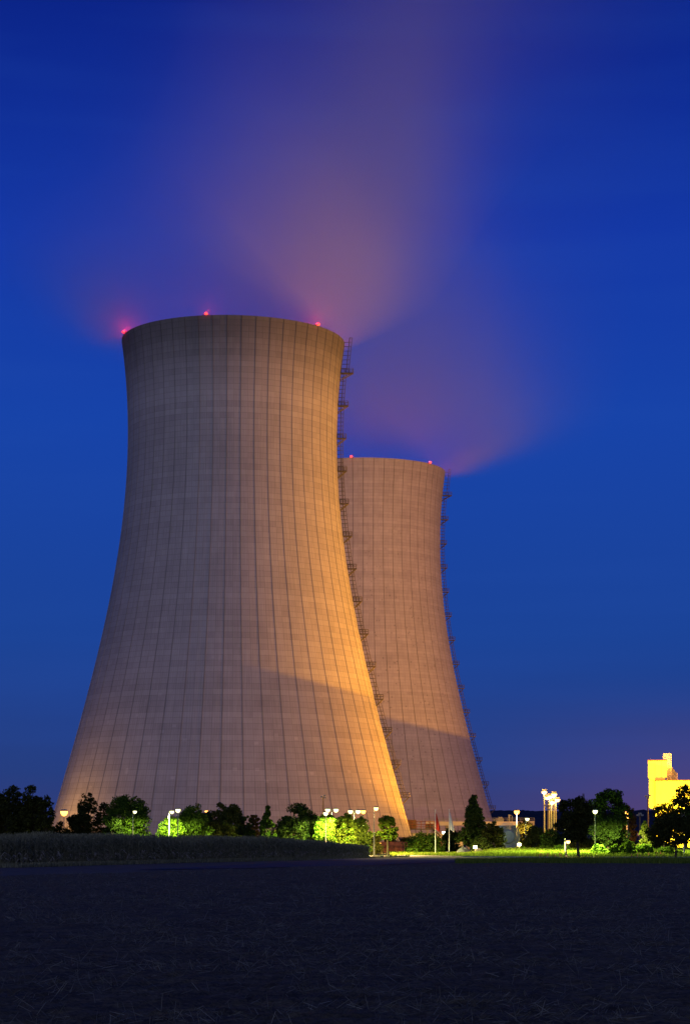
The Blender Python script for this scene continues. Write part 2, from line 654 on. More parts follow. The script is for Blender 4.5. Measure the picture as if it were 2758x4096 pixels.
# dirt strip between stubble and maize, lane, junction, verge, turf
Pf = lambda lst: [gp(a, b) for a, b in lst]
sheet('verge', [(-62, 92), (-20, 103), (-11, 124), (0, 160), (14, 182), (34, 170), (64, 160), (90, 300), (40, 300), (6, 300), (-5, 236), (-38, 175), (-70, 165)], -0.040, M['dirt'])
sheet('lane', Pf([(560, 3479), (1000, 3472), (1500, 3459), (1900, 3446), (2100, 3440), (2000, 3436.5), (1500, 3439.5), (1215, 3445.5), (1000, 3456), (760, 3469), (560, 3477)]), 0.0, M['asphalt'])
road_poly = [gp(1420, 3441), gp(1900, 3438.3), gp(2260, 3436.8), (80, 240), (80, 262), gp(2180, 3432.4), gp(1850, 3430), gp(1500, 3421.5), (-40, 345), (-60, 330)]
sheet('road', road_poly, 0.006, M['pale_road'])
sheet('lawn', [gp(1560, 3424), gp(1850, 3430.5), gp(2180, 3432.9), (82, 262.5), (82, 241), gp(2260, 3437.2), gp(2100, 3440.5), gp(2300, 3449), (48, 196), (110, 200), (170, 480), (20, 480)], -0.002, M['turf'])
def bank():
    vs, fs = [], []
    nx, ny = 90, 34
    for i in range(nx + 1):
        px = 1600 + 1400 * i / nx
        e = float(np.interp(px, [1560, 1850, 2180, 2900], [322, 284, 267, 266]))
        for j in range(ny + 1):
            d = e + (440 - e) * (j / ny) ** 1.3
            x = gx(px, d)
            vs.append((x, d, gnd(x, d) + 0.002 + 0.05 * math.sin(x * 0.9) * math.sin(d * 0.31) * min(1, j / 4)))
    for i in range(nx):
        for j in range(ny):
            a = i * (ny + 1) + j
            fs.append((a, a + ny + 1, a + ny + 2, a + 1))
    o = MB().add(vs, fs).build('grass_bank', M['turf'], None, True)
    o['kind'] = 'structure'


bank()
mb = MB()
kp = [gp(1590, 3424.2), gp(1850, 3428.8), gp(2180, 3431.6), (82, 264.5)]  # pale bar added where a passing car's light trail ran
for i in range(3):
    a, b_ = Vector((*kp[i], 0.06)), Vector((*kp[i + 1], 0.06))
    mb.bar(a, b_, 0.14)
o = mb.build('light_trail_bar', M['light_trail_bar'])
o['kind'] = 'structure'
tag(o, 'pale bar added in place of a car light trail, far side of the lit road', 'light_trail_bar')

# ------------------------------------------------------------------ hills
def hills():
    D = 4200.0
    xs = np.linspace(-2200, 2200, 900)
    base = 62 + 18 * np.sin(xs / 610 + 0.6) + 9 * np.sin(xs / 170.0)
    base = np.interp(xs, [-2200, 0, 300, 420, 560, 640, 760, 2200], [40, 60, 72, 71, 70, 73, 78, 90])
    top = base + rng.normal(0, 0.7, len(xs)) + 2.2 * smooth_noise(xs, xs * 0, 23, 5)
    vs, fs = [], []
    n = len(xs)
    for j, (dy, k) in enumerate(((-900, 0.0), (-450, 0.5), (0, 1.0), (500, 1.0), (1200, 0.0))):
        for i in range(n):
            vs.append((xs[i], D + dy, top[i] * k - 0.05))
    for j in range(4):
        for i in range(n - 1):
            fs.append((j * n + i, j * n + i + 1, (j + 1) * n + i + 1, (j + 1) * n + i))
    o = MB().add(vs, fs).build('hills', M['hill'])
    o['kind'] = 'structure'


hills()

# ------------------------------------------------------------------ cooling towers
D1 = 574.0
X1 = gx(921.0, D1)
meas = [(1367, 444.5), (1440, 434), (1530, 426), (1625, 419.5), (1700, 417.5), (1791, 417), (1900, 420.5), (2094, 436.5), (2300, 467), (2515, 508),
        (2689, 547), (2847, 588), (2969, 620), (3054, 644), (3215, 690), (3350, 729)]
zz, rr = [], []
for y_, hw in meas:
    R_ = D1 * (hw / F) / math.sqrt(1 + (hw / F) ** 2)
    zz.append(EYE + (HOR - y_) / F * (D1 - R_ * R_ / D1))
    rr.append(R_)
PF = np.polyfit(zz, rr, 5)
TOP = zz[0]
BOT = 4.2
NRIB = 50


def RAD(z):
    return float(np.polyval(PF, z))


def shell_mesh():
    lifts = 92
    zs = np.linspace(BOT, TOP, lifts)
    ring = []            # (angle, radial extra, u)
    da = 2 * PI / NRIB
    for k in range(NRIB):
        a0 = k * da
        rw = 0.0040      # half a rib, radians at mean radius
        ring += [(a0 - rw, 0.0, k - 0.03), (a0 - rw * 0.8, 0.085, k - 0.012), (a0 + rw * 0.8, 0.085, k + 0.012), (a0 + rw, 0.0, k + 0.03), (a0 + da * 0.26, 0.0, k + 0.26), (a0 + da / 2, 0.0, k + 0.5), (a0 + da * 0.74, 0.0, k + 0.74)]
    n = len(ring)
    vs, fs, uvs = [], [], []
    for z in zs:
        R = RAD(z)
        for a, e, u in ring:
            r = (R + e)
            vs.append((r * math.sin(a), -r * math.cos(a), z))
    for j in range(lifts - 1):
        v0, v1 = (zs[j]) / 1.5, (zs[j + 1]) / 1.5
        for i in range(n):
            i2 = (i + 1) % n
            u0, u1 = ring[i][2], ring[i2][2] + (NRIB if i2 == 0 else 0)
            fs.append((j * n + i, j * n + i2, (j + 1) * n + i2, (j + 1) * n + i))
            uvs += [(u0, v0), (u1, v0), (u1, v1), (u0, v1)]
    # rim and inner face
    k0 = len(vs)
    m_ = NRIB * 2
    inner = [TOP, TOP - 0.5] + list(np.linspace(TOP - 6, BOT, 24))
    for z in inner:
        R = RAD(z) - 0.9
        for i in range(m_):
            a = 2 * PI * i / m_
            vs.append((R * math.sin(a), -R * math.cos(a), z))
    for j in range(len(inner) - 1):
        for i in range(m_):
            i2 = (i + 1) % m_
            fs.append((k0 + j * m_ + i, k0 + j * m_ + i2, k0 + (j + 1) * m_ + i2, k0 + (j + 1) * m_ + i))
            uvs += [(i / 2, inner[j] / 1.5)] * 4
    # rim closing ring: sector by sector fans, and the bottom lip
    for lvl, zi in (((lifts - 1) * n, k0), (0, k0 + (len(inner) - 1) * m_)):
        for k in range(NRIB):
            o_ = [lvl + (k * 7 + q) % n for q in range(8)]
            ii = [zi + (2 * k) % m_, zi + (2 * k + 1) % m_, zi + (2 * k + 2) % m_]
            fs.append((o_[0], o_[1], o_[2], o_[3], ii[0]))
            fs.append((o_[3], o_[4], o_[5], ii[1], ii[0]))
            fs.append((o_[5], o_[6], o_[7], ii[2], ii[1]))
            uvs += [(k, 94)] * 15
    m = bpy.data.meshes.new('shell')
    m.from_pydata(vs, [], fs)
    uvl = m.uv_layers.new(name='UVMap')
    uvl.data.foreach_set('uv', np.array(uvs, dtype=np.float32).reshape(-1))
    m.update()
    return m


def add_mesh(name, me, m, parent, loc=(0, 0, 0), rot=(0, 0, 0)):
    o = bpy.data.objects.new(name, me)
    COL.objects.link(o)
    if m and not me.materials: me.materials.append(m)
    o.parent = parent
    o.location = loc
    o.rotation_euler = rot
    return o


LIGHTS = []


def point(name, loc, col, power, radius=0.3, parent=None):
    l = bpy.data.lights.new(name, 'POINT')
    l.color = col
    l.energy = power
    l.shadow_soft_size = radius
    o = bpy.data.objects.new(name, l)
    COL.objects.link(o)
    o.location = loc
    if parent: o.parent = parent
    return o


def spot(name, loc, target, col, power, radius, cone, blend=0.25, parent=None):
    l = bpy.data.lights.new(name, 'SPOT')
    l.color = col
    l.energy = power
    l.shadow_soft_size = radius
    l.spot_size = math.radians(cone)
    l.spot_blend = blend
    o = bpy.data.objects.new(name, l)
    COL.objects.link(o)
    o.location = loc
    o.rotation_euler = (Vector(target) - Vector(loc)).to_track_quat('-Z', 'Y').to_euler()
    if parent: o.parent = parent
    return o


def make_tower(name, loc, lad_az, light_off, m, label, red_power):
    root = empty(name, loc)
    tag(root, label, 'cooling tower', 'cooling towers')
    add_mesh('shell', shell_mesh(), m, root)
    # inclined columns of the air inlet
    colm = None
    for k in range(44):
        for sgn in (-1, 1):
            a0 = 2 * PI * (k + 0.5) / 44
            a1 = a0 + sgn * PI / 44
            Rt, Rb = RAD(BOT) - 0.45, RAD(BOT) + 1.2
            p0 = (Rb * math.sin(a0), -Rb * math.cos(a0), -0.04)
            p1 = (Rt * math.sin(a1), -Rt * math.cos(a1), BOT + 0.05)
            if sgn == -1:
                mb = MB()
            mb.tube(p0, p1, 0.38, 0.34, 8)
        # each pair of the V is one support
        if abs(((math.degrees(a0) + 180) % 360) - 180) < 100:
            mb.build('support_column', M['concrete'], root)
    # ladder and platforms, in a frame (r outwards, t sideways, z up) at azimuth lad_az
    er = Vector((math.sin(lad_az), -math.cos(lad_az), 0))
    et = Vector((math.cos(lad_az), math.sin(lad_az), 0))

    def P(r, t_, z):
        return er * r + et * t_ + Vector((0, 0, z))

    zp = [15.3 + 8.98 * k for k in range(14)]
    for k, z in enumerate(zp):
        R = RAD(z) + 0.25
        ext = 2.3 + (1.0 if k == 13 else 0.35 if k == 12 else 0.0)
        pf = MB()
        pts = [P(R - 0.1, -0.9, z), P(R + ext, -0.9, z), P(R + ext, 0.9, z), P(R - 0.1, 0.9, z)]
        pf.add([p + Vector((0, 0, -0.22)) for p in pts] + pts, [(3, 2, 1, 0), (4, 5, 6, 7), (0, 1, 5, 4), (1, 2, 6, 5), (2, 3, 7, 6), (3, 0, 4, 7)])
        po = pf.build('platform', M['dark_steel'], root)
        rl = MB()
        for t_ in (-0.86, 0.86):
            for h in (0.6, 1.15):
                rl.bar(P(R - 0.1, t_, z + h), P(R + ext, t_, z + h), 0.07)
            for q in range(4):
                r = R - 0.1 + (ext + 0.06) * q / 3
                rl.bar(P(r, t_, z), P(r, t_, z + 1.15), 0.07)
        for h in (0.6, 1.15):
            rl.bar(P(R + ext - 0.03, -0.86, z + h), P(R + ext - 0.03, 0.86, z + h), 0.07)
        rl.build('railing', M['dark_steel'], po)
        for t_ in (-0.7, 0.7):
            MB().bar(P(R + ext * 0.85, t_, z - 0.25), P(RAD(z - 2.0), t_, z - 2.0), 0.16).build('bracket', M['dark_steel'], po)
        # ladder up to the next platform / rim
        z1 = zp[k + 1] if k < 13 else TOP + 1.2
        zb = z
        ld, cg = MB(), MB()
        n = 8
        prev = None
        for j in range(n + 1):
            zq = zb + (z1 - zb) * j / n
            Rw = RAD(min(zq, TOP)) + 0.2
            if k == 13:
                Rl = RAD(z) + 1.6 + 0.9 * j / n
            else:
                Rl = (RAD(z) + 0.95) * (1 - j / n) + (RAD(z1) + 0.95) * j / n
                Rl = max(Rl, Rw + 0.45)
            a, b_ = P(Rl, -0.3, zq), P(Rl, 0.3, zq)
            if prev:
                ld.bar(prev[0], a, 0.13)
                ld.bar(prev[1], b_, 0.13)
                for c_, zz_ in ((0.75, 0), (0.62, -0.3), (0.62, 0.3)):
                    cg.bar(prev[2] + er * c_ + et * zz_, P(Rl, 0, zq) + er * c_ + et * zz_, 0.045)
                for s_ in range(1, 4):
                    w0 = prev[0].lerp(a, s_ / 3)
                    w1 = prev[1].lerp(b_, s_ / 3)
                    ld.bar(w0, w1, 0.05)
            if zq < TOP:
                ld.bar(P(Rw - 0.4, 0, zq), P(Rl, 0, zq), 0.11)
            hp = [P(Rl + 0.05, -0.38, zq), P(Rl + 0.5, -0.38, zq), P(Rl + 0.75, 0, zq), P(Rl + 0.5, 0.38, zq), P(Rl + 0.05, 0.38, zq)]
            for i in range(4): cg.bar(hp[i], hp[i + 1], 0.055)
            prev = (a, b_, P(Rl, 0, zq))
        lo = ld.build('ladder', M['dark_steel'], root)
        cg.build('safety_cage', M['dark_steel'], lo)
    # red aviation lamps on the rim
    for k in range(6):
        a = math.radians(light_off + 60 * k)
        R = RAD(TOP) + 0.05
        wl = MB()
        p = Vector((R * math.sin(a), -R * math.cos(a), TOP))
        outv = Vector((math.sin(a), -math.cos(a), 0))
        wl.bar(p + Vector((0, 0, 0.0)) - outv * 0.4, p + Vector((0, 0, 0.55)) - outv * 0.4, 0.14)
        wl.bar(p + Vector((0, 0, 0.5)) - outv * 0.4, p + Vector((0, 0, 0.5)) + outv * 0.45, 0.14)
        tv = Vector((math.cos(a), math.sin(a), 0))
        wl.bar(p + tv * -1.1 + Vector((0, 0, 0.12)), p + tv * 1.1 + Vector((0, 0, 0.12)), 0.10)
        wo = wl.build('warning_lamp', M['dark_steel'], root)
        c = p + outv * 0.35 + Vector((0, 0, 0.12))
        MB().lathe([(0.20, -0.1), (0.42, 0.04), (0.42, 0.36), (0.22, 0.58)], 12, c).build('red_lens', M['lamp_red'], wo, True)
        point('red_light', c - outv * 1.0 + Vector((0, 0, 1.1)), RED, red_power, 0.3, root)
    return root


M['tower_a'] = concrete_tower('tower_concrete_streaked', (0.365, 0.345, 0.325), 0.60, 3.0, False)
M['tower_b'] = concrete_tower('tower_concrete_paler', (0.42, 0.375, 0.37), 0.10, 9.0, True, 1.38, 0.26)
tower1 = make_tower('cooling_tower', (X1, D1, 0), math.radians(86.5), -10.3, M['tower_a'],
                    'huge near concrete cooling tower with soot-dark rim, ladder and platforms down its right edge', 2200)
tower1.rotation_euler[1] = 0.0062
X1T = X1 + TOP * 0.0062
D2 = D1 / 0.742
X2 = gx(1449, D2)
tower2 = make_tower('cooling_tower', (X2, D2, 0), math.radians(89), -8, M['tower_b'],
                    'smaller-looking farther concrete cooling tower half hidden behind the near one', 3600)

# ------------------------------------------------------------------ the plant's own floodlights to the right of the picture
def floodlight(loc, aim_az, label, col, power, lens, radius=0.25, cat='floodlight', beam=0):
    root = empty('floodlight_mast', (loc[0], loc[1], 0))
    tag(root, label, cat)
    h = loc[2]
    MB().tube((0, 0, -0.04), (0, 0, h), 0.16, 0.10, 10).build('pole', M['pole'], root)
    d = Vector((math.cos(aim_az), math.sin(aim_az), 0))
    t_ = Vector((-d.y, d.x, 0))
    hd = MB()
    hd.box((0, 0, h + 0.12), (0.24, 1.5, 0.16), aim_az)
    ho = hd.build('crossbar', M['housing'], root)
    for s_ in (-0.5, 0.5):
        c = t_ * s_ + Vector((0, 0, h + 0.5)) + d * 0.1
        lh = MB().box(c, (0.3, 0.7, 0.55), aim_az).build('lamp_head', M['housing'], root)
        MB().box(c + d * 0.17, (0.04, 0.62, 0.47), aim_az).build('lens', lens, lh)
    q = Vector((0, 0, h + 0.5)) + d * (0.6 + radius)
    if beam:
        spot('flood_light', q, q + d + Vector((0, 0, 0.3)), col, power, radius, beam, 0.3, root)
    else:
        point('flood_light', q, col, power, radius, root)
    return root


FLOOD = (1.0, 0.39, 0.02)
EDGE = (1.0, 0.34, 0.01)
# behind the parapet of a hall: lights the towers only above the parapet's shadow
floodlight((122, 580, 15.1), math.radians(124), 'floodlight mast behind the low hall, aimed at the farther tower', FLOOD, 8.5e5, M['lamp_sodium'], radius=0.10, beam=84)
floodlight((118, 540, 14.2), math.radians(171), 'floodlight mast behind the low hall, aimed at the near tower', FLOOD, 7.8e5, M['lamp_sodium'], radius=0.10, beam=84)
for p_, pw_, lb in (((126, 566, 38.0), 2.0e5, 'tall floodlight mast beside the low hall'), ((142, 592, 33.0), 1.7e5, 'tall floodlight mast behind the low hall, set back'),
                    ((124, 500, 45.0), 4.2e5, 'tallest floodlight mast, right of the yellow building')):
    floodlight(p_, math.radians(152), lb, FLOOD, pw_, M['lamp_sodium'], beam=146)

hall = empty('low_hall', (0, 0, 0))
tag(hall, 'long low grey hall to the right of the yellow building', 'building')
g_ = Vector((-0.2346, 0.0447, 0)).normalized()
e_ = Vector((g_.y, -g_.x, 0))
c0 = Vector((121.3, 580.4, 0)) + g_ * 11
HZ = 15.6 + 11 * 0.2388
rzh = math.atan2(e_.y, e_.x)
MB().box((c0.x + g_.x * 2.2, c0.y + g_.y * 2.2, HZ / 2 - 0.1), (130, 4, HZ - 0.2), rzh).build('wall', M['grey_clad'], hall)
MB().box((c0.x + g_.x * 2.2, c0.y + g_.y * 2.2, HZ - 0.1), (130.4, 4.4, 0.2), rzh).build('parapet', M['trim'], hall)


# ------------------------------------------------------------------ steam
def steam(name, loc, comps, hull, label, albedo=(0.95, 0.95, 0.95)):
    m = bpy.data.materials.new(name)
    m.use_nodes = True
    t = m.node_tree
    t.nodes.clear()
    L = t.links.new
    o = t.nodes.new('ShaderNodeOutputMaterial')
    vol = t.nodes.new('ShaderNodeVolumePrincipled')
    vol.inputs['Color'].default_value = (*albedo, 1)
    vol.inputs['Anisotropy'].default_value = 0.0
    L(vol.outputs[0], o.inputs['Volume'])
    tc_ = t.nodes.new('ShaderNodeTexCoord')
    s = t.nodes.new('ShaderNodeSeparateXYZ')
    L(tc_.outputs['Object'], s.inputs[0])

    def ma(op, a, c=None):
        n = t.nodes.new('ShaderNodeMath')
        n.operation = op
        for i, x in enumerate((a, c)):
            if x is None: continue
            if isinstance(x, (int, float)): n.inputs[i].default_value = x
            else: L(x, n.inputs[i])
        return n.outputs[0]

    HM = 200.0
    hn = ma('DIVIDE', ma('ADD', s.outputs[2], 10.0), HM)

    def curve(pts, lo, hi):
        fc = t.nodes.new('ShaderNodeFloatCurve')
        c = fc.mapping.curves[0]
        pts = [((h + 10) / HM, (v - lo) / (hi - lo)) for h, v in pts]
        c.points[0].location = pts[0]
        c.points[1].location = pts[-1]
        for p in pts[1:-1]: c.points.new(*p)
        fc.mapping.update()
        L(hn, fc.inputs['Value'])
        return ma('ADD', ma('MULTIPLY', fc.outputs[0], hi - lo), lo)

    total = None
    for cx, w, amp in comps:
        CX = curve(cx, -80, 120)
        WW = curve(w, 0, 100)
        AA = curve([(h, v * 1000) for h, v in amp], 0, 40)
        dx = ma('SUBTRACT', s.outputs[0], CX)
        r2 = ma('ADD', ma('MULTIPLY', dx, dx), ma('MULTIPLY', s.outputs[1], s.outputs[1]))
        e = ma('EXPONENT', ma('MULTIPLY', ma('DIVIDE', r2, ma('MULTIPLY', WW, WW)), -1.0))
        dd = ma('MULTIPLY', ma('MULTIPLY', e, AA), 0.001)
        total = dd if total is None else ma('ADD', total, dd)
    nz_ = t.nodes.new('ShaderNodeTexNoise')
    nz_.inputs['Scale'].default_value = 1.0
    nz_.inputs['Detail'].default_value = 2.0
    mp_ = t.nodes.new('ShaderNodeMapping')
    mp_.inputs['Scale'].default_value = (0.028, 0.028, 0.009)
    mp_.inputs['Rotation'].default_value = (0, 0.35, 0)
    L(tc_.outputs['Object'], mp_.inputs[0])
    L(mp_.outputs[0], nz_.inputs['Vector'])
    total = ma('MULTIPLY', total, ma('ADD', ma('MULTIPLY', nz_.outputs[0], 1.1), 0.45))
    L(total, vol.inputs['Density'])
    vs, fs = [], []
    n = 28
    for h, cx, w in hull:
        for i in range(n):
            a = 2 * PI * i / n
            vs.append((cx + w * math.cos(a), w * 0.95 * math.sin(a), h))
    for j in range(len(hull) - 1):
        for i in range(n):
            fs.append((j * n + i, j * n + (i + 1) % n, (j + 1) * n + (i + 1) % n, (j + 1) * n + i))
    fs.append(tuple(range(n - 1, -1, -1)))
    fs.append(tuple((len(hull) - 1) * n + i for i in range(n)))
    ob = MB().add(vs, fs).build(name, m, None, False, loc)
    try:
        m.cycles.volume_step_rate = 0.6
    except Exception:
        pass
    tag(ob, label, 'steam', 'steam plumes of the cooling towers')
    return ob


core = ([(-10, 16), (4, 23), (21, 27), (33, 30), (52, 36), (70, 42), (94, 51), (140, 70), (190, 90)],
        [(-10, 14), (4, 17), (21, 20), (33, 22), (52, 24), (70, 25), (94, 28), (140, 36), (190, 44)],
        [(-10, 0.004), (4, 0.0130), (21, 0.0160), (33, 0.0130), (52, 0.0082), (70, 0.0052), (94, 0.0030), (140, 0.0014), (190, 0.0006)])
broad = ([(-10, 0), (4, -2), (21, 0), (33, 4), (52, 11), (70, 20), (94, 34), (140, 58), (190, 85)],
         [(-10, 24), (4, 29), (21, 30), (33, 31), (52, 34), (70, 38), (94, 43), (140, 50), (190, 58)],
         [(-10, 0.0), (-2, 0.0050), (4, 0.0072), (12, 0.0078), (21, 0.0074), (33, 0.0062), (52, 0.0038), (70, 0.0023), (94, 0.0014), (140, 0.0008), (190, 0.0005)])
wisp = ([(-10, -29), (0, -31), (10, -34), (22, -38), (40, -40), (190, -40)],
        [(-10, 5), (0, 7), (10, 11), (22, 16), (40, 18), (190, 18)],
        [(-10, 0.0), (-5, 0.003), (2, 0.030), (10, 0.020), (22, 0.006), (40, 0.0004), (190, 0.0)])
steam('steam_plume', (X1T, D1, TOP), [core, broad, wisp],
      [(-8, 0, 29), (-0.6, 0, 30), (0.5, -10, 42), (12, -8, 64), (40, 0, 74), (80, 25, 86), (130, 55, 105), (188, 88, 120)],
      'broad veil of grey-violet steam rising from the near cooling tower')
core2 = ([(-10, 5), (10, 14), (22, 14), (40, 14), (62, 15), (94, 18), (127, 25), (176, 40), (190, 45)],
         [(-10, 20), (10, 30), (22, 37), (40, 39), (62, 39), (94, 40), (127, 46), (176, 52), (190, 54)],
         [(-10, 0.0), (4, 0.0012), (12, 0.0062), (22, 0.0092), (40, 0.0078), (62, 0.0056), (94, 0.0034), (127, 0.0017), (176, 0.0008), (190, 0.0005)])
wisp2 = ([(-10, 31), (0, 34), (6, 41), (12, 48), (25, 52), (40, 50), (190, 50)],
         [(-10, 5), (0, 7), (6, 10), (12, 13), (25, 18), (40, 20), (190, 20)],
         [(-10, 0.0), (-4, 0.004), (2, 0.022), (10, 0.013), (25, 0.003), (45, 0.0), (190, 0.0)])
steam('steam_plume', (X2, D2, TOP), [core2, wisp2],
      [(-8, 0, 29), (-0.6, 0, 30), (0.5, 20, 44), (12, 30, 60), (37, 28, 72), (94, 20, 84), (140, 32, 98), (188, 45, 108)],
      'violet steam drifting to the right from the farther cooling tower')


# ------------------------------------------------------------------ trees
def unit(n, r):
    v = r.normal(size=(n, 3))
    return v / np.linalg.norm(v, axis=1, keepdims=True)


def envelope(kind, t):
    if kind == 'round': return math.sqrt(max(0, 1 - (2 * t - 1) ** 2)) ** 0.7
    if kind == 'cone': return (1 - t) ** 0.85 * min(1, 0.45 + t * 4) + 0.04
    if kind == 'egg': return math.sqrt(max(0, 1 - (1.55 * t - 0.55) ** 2)) ** 0.85 if t > 0.355 else 0.72 + 0.28 * t / 0.355
    if kind == 'bush': return math.sqrt(max(0, 1 - t * t)) ** 0.8
    if kind == 'spread': return (math.sqrt(max(0, 1 - (1.3 * t - 0.3) ** 2)) ** 0.6 if t > 0.23 else 0.55 + 0.45 * t / 0.23)
    if kind == 'dome': return math.sqrt(max(0, 1 - t ** 2.5))
    return 1


def crown_points(kind, R, z0, z1, r, nleaf, clump=0.26, nf=1.0, squash=1.0):
    H = z1 - z0
    nc = max(16, int(nf * 190 * (R * R * H / 150) ** 0.33 * (0.26 / clump) ** 1.5))
    cen, rad = [], []
    while len(cen) < nc:
        t = r.random() ** 0.9
        e = envelope(kind, t) * R
        if r.random() > (e / R) ** 0.8 + 0.12: continue
        a = r.random() * 2 * PI
        rho = e * (r.random() ** 0.42) * (1 - clump * 0.55)
        cen.append((rho * math.cos(a), rho * math.sin(a) * squash, z0 + H * t * (1 - 0.09) + 0.03 * H))
        rad.append(R * clump * r.uniform(0.6, 1.25) * (0.55 + 0.45 * e / R))
    cen, rad = np.array(cen), np.array(rad)
    w = rad ** 2
    k = r.choice(nc, nleaf, p=w / w.sum())
    dv = unit(nleaf, r)
    rr_ = rad[k] * (0.35 + 0.75 * r.random(nleaf) ** 0.5)
    p = cen[k] + dv * rr_[:, None] * np.array([1, 1, 0.78])
    zt = np.percentile(p[:, 2], 99.6)
    p[:, 2] = z0 + (p[:, 2] - z0) * (H / max(0.1, zt - z0))
    cen[:, 2] = z0 + (cen[:, 2] - z0) * (H / max(0.1, zt - z0))
    p[:, 2] = np.maximum(p[:, 2], z0 * 0.6 + 0.05)
    return p, dv, cen, rad


def leaves(name, p, dv, size, m, r, parent):
    n = len(p)
    nrm = dv * 0.6 + unit(n, r) * 0.9 + np.array([0, 0, 0.25])
    nrm /= np.linalg.norm(nrm, axis=1, keepdims=True)
    u = np.cross(nrm, unit(n, r))
    u /= np.linalg.norm(u, axis=1, keepdims=True)
    w = np.cross(nrm, u)
    s = size * r.uniform(0.55, 1.3, n)[:, None]
    V = np.stack([p - u * s * 0.5, p + w * s * 0.34, p + u * s * 0.62, p - w * s * 0.34], 1)
    return np_quads(name, V, m, parent)


seed_i = [100]


def tree(name, px, d, top, hw, kind, crown_bottom, m, label, cat='tree', group=None, leaf=0.34, dens=1.0, trunk_px=None, clump=0.26, trunk_r=None, bark='bark', lean=0.0, nf=1.0):
    seed_i[0] += 1
    r = np.random.default_rng(seed_i[0])
    x = gx(trunk_px if trunk_px else px, d)
    off = gx(px, d) - x
    R = hw * 1.12 / F * d
    H = gz(top, d)
    g0 = gnd(x, d)
    H -= g0
    root = empty(name, (x, d, g0))
    tag(root, label, cat, group)
    z0 = crown_bottom
    n = int(min(26000, dens * 290 * (R * (H - z0)) * (0.34 / leaf) ** 2) + 900)
    p, dv, cen, rad = crown_points(kind, R, z0, H, r, n, clump, nf)
    p[:, 0] += off + lean * (p[:, 2] - z0)
    cen[:, 0] += off + lean * (cen[:, 2] - z0)
    leaves('crown' if cat == 'tree' else 'foliage', p, dv, leaf, m, r, root)
    tr = trunk_r or max(0.07, 0.022 * H)
    mb = MB()
    zt = z0 + (H - z0) * (0.75 if kind in ('cone', 'egg') else 0.45)
    sx = r.normal(0, 0.04 * H)
    pts = [(0, 0, -0.05), (r.normal(0, tr * .5), 0, z0 * 0.5 + 0.2), (off * 0.4 + sx * 0.5, 0, z0 + 0.15 * (H - z0)), (off + sx + lean * (zt - z0), 0, zt)]
    rs = [tr * 1.45, tr, tr * 0.85, tr * 0.25]
    if cat == 'tree':
        mb.path(pts, rs, 8)
        for i in r.choice(len(cen), min(16, len(cen)), replace=False):
            c = cen[i]
            f = r.uniform(0.15, 0.8)
            b = Vector(pts[2]).lerp(Vector(pts[3]), f) if c[2] > z0 + 0.3 * (H - z0) else Vector(pts[1]).lerp(Vector(pts[2]), 0.6 + 0.4 * f)
            mid = b.lerp(Vector(c), 0.5) + Vector((0, 0, 0.06 * H))
            mb.path([b, mid, Vector(c)], [tr * 0.38, tr * 0.25, tr * 0.1], 5)
        mb.build('trunk', M[bark], root)
    else:
        for i in range(min(9, len(cen))):
            a = r.uniform(0, 2 * PI)
            c = cen[i]
            mb.path([(c[0] * 0.25, c[1] * 0.25, -0.05), (c[0] * 0.6, c[1] * 0.6, c[2] * 0.6), tuple(c)], [tr, tr * 0.7, tr * 0.3], 5)
        mb.build('stems', M[bark], root)
    return root


def bush(px, d, top, hw, m, label, leaf=0.3, dens=1.0, kind='bush', group=None, clump=0.28, name='bush'):
    return tree(name, px, d, top, hw, kind, 0.05, m, label, 'bush', group, leaf, dens, None, clump, 0.05)


LA, LB, LC, LD, LE, LR = (M['leaf_' + k] for k in 'abcder')
# far left dark wood edge
GL = 'black trees at the left edge'
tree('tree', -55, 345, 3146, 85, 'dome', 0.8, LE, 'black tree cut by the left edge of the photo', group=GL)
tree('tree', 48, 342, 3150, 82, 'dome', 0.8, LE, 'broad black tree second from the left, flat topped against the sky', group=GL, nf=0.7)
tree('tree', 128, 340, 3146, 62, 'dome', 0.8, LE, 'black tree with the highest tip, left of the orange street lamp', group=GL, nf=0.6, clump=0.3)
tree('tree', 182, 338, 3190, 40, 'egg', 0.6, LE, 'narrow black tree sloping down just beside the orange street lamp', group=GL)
bush(235, 344, 3292, 60, LE, 'low black bush behind the orange street lamp')
tree('tree', 352, 346, 3176, 48, 'egg', 0.6, LE, 'dark ragged tree with a loose thin tip, right of the orange lamp', dens=0.6, clump=0.2, nf=0.8)
tree('tree', 425, 350, 3215, 45, 'egg', 0.6, LE, 'dark tree wedged against the left side of the rounded green tree', dens=0.8)
bush(330, 343, 3248, 42, LE, 'dark bush at the foot of the ragged thin-tipped tree')
tree('tree', 512, 336, 3188, 92, 'round', 0.4, LA, 'rounded green weeping tree lit from below by one small lamp', dens=1.25, nf=0.7)
tree('bush', 455, 330, 3262, 45, 'bush', 0.1, LB, 'dark green bush tucked under the rounded weeping tree', 'bush')
bush(690, 322, 3270, 62, LD, 'bright yellow-green bush under the crooked lamp, leftmost of its hedge', dens=1.2)
tree('tree', 775, 326, 3226, 66, 'dome', 0.3, LA, 'mid-green tree behind the tall thin lamp post', dens=1.2, nf=0.6)
tree('tree', 878, 346, 3216, 56, 'egg', 0.5, LC, 'olive tree with a pointed tip, left of a pair', group='pair of pointed olive trees', nf=0.6)
tree('tree', 930, 342, 3220, 56, 'egg', 0.5, LC, 'olive tree with a pointed tip, right of a pair', group='pair of pointed olive trees', nf=0.6)
bush(845, 330, 3290, 60, LE, 'black-green bush in the unlit gap of the hedge')
bush(985, 340, 3268, 42, LB, 'dull green bush between the olive pair and the orange-lit sapling')
tree('tree', 1016, 368, 3262, 26, 'egg', 0.6, LR, 'small tree coloured orange as if lamplit among the green ones', dens=1.4)
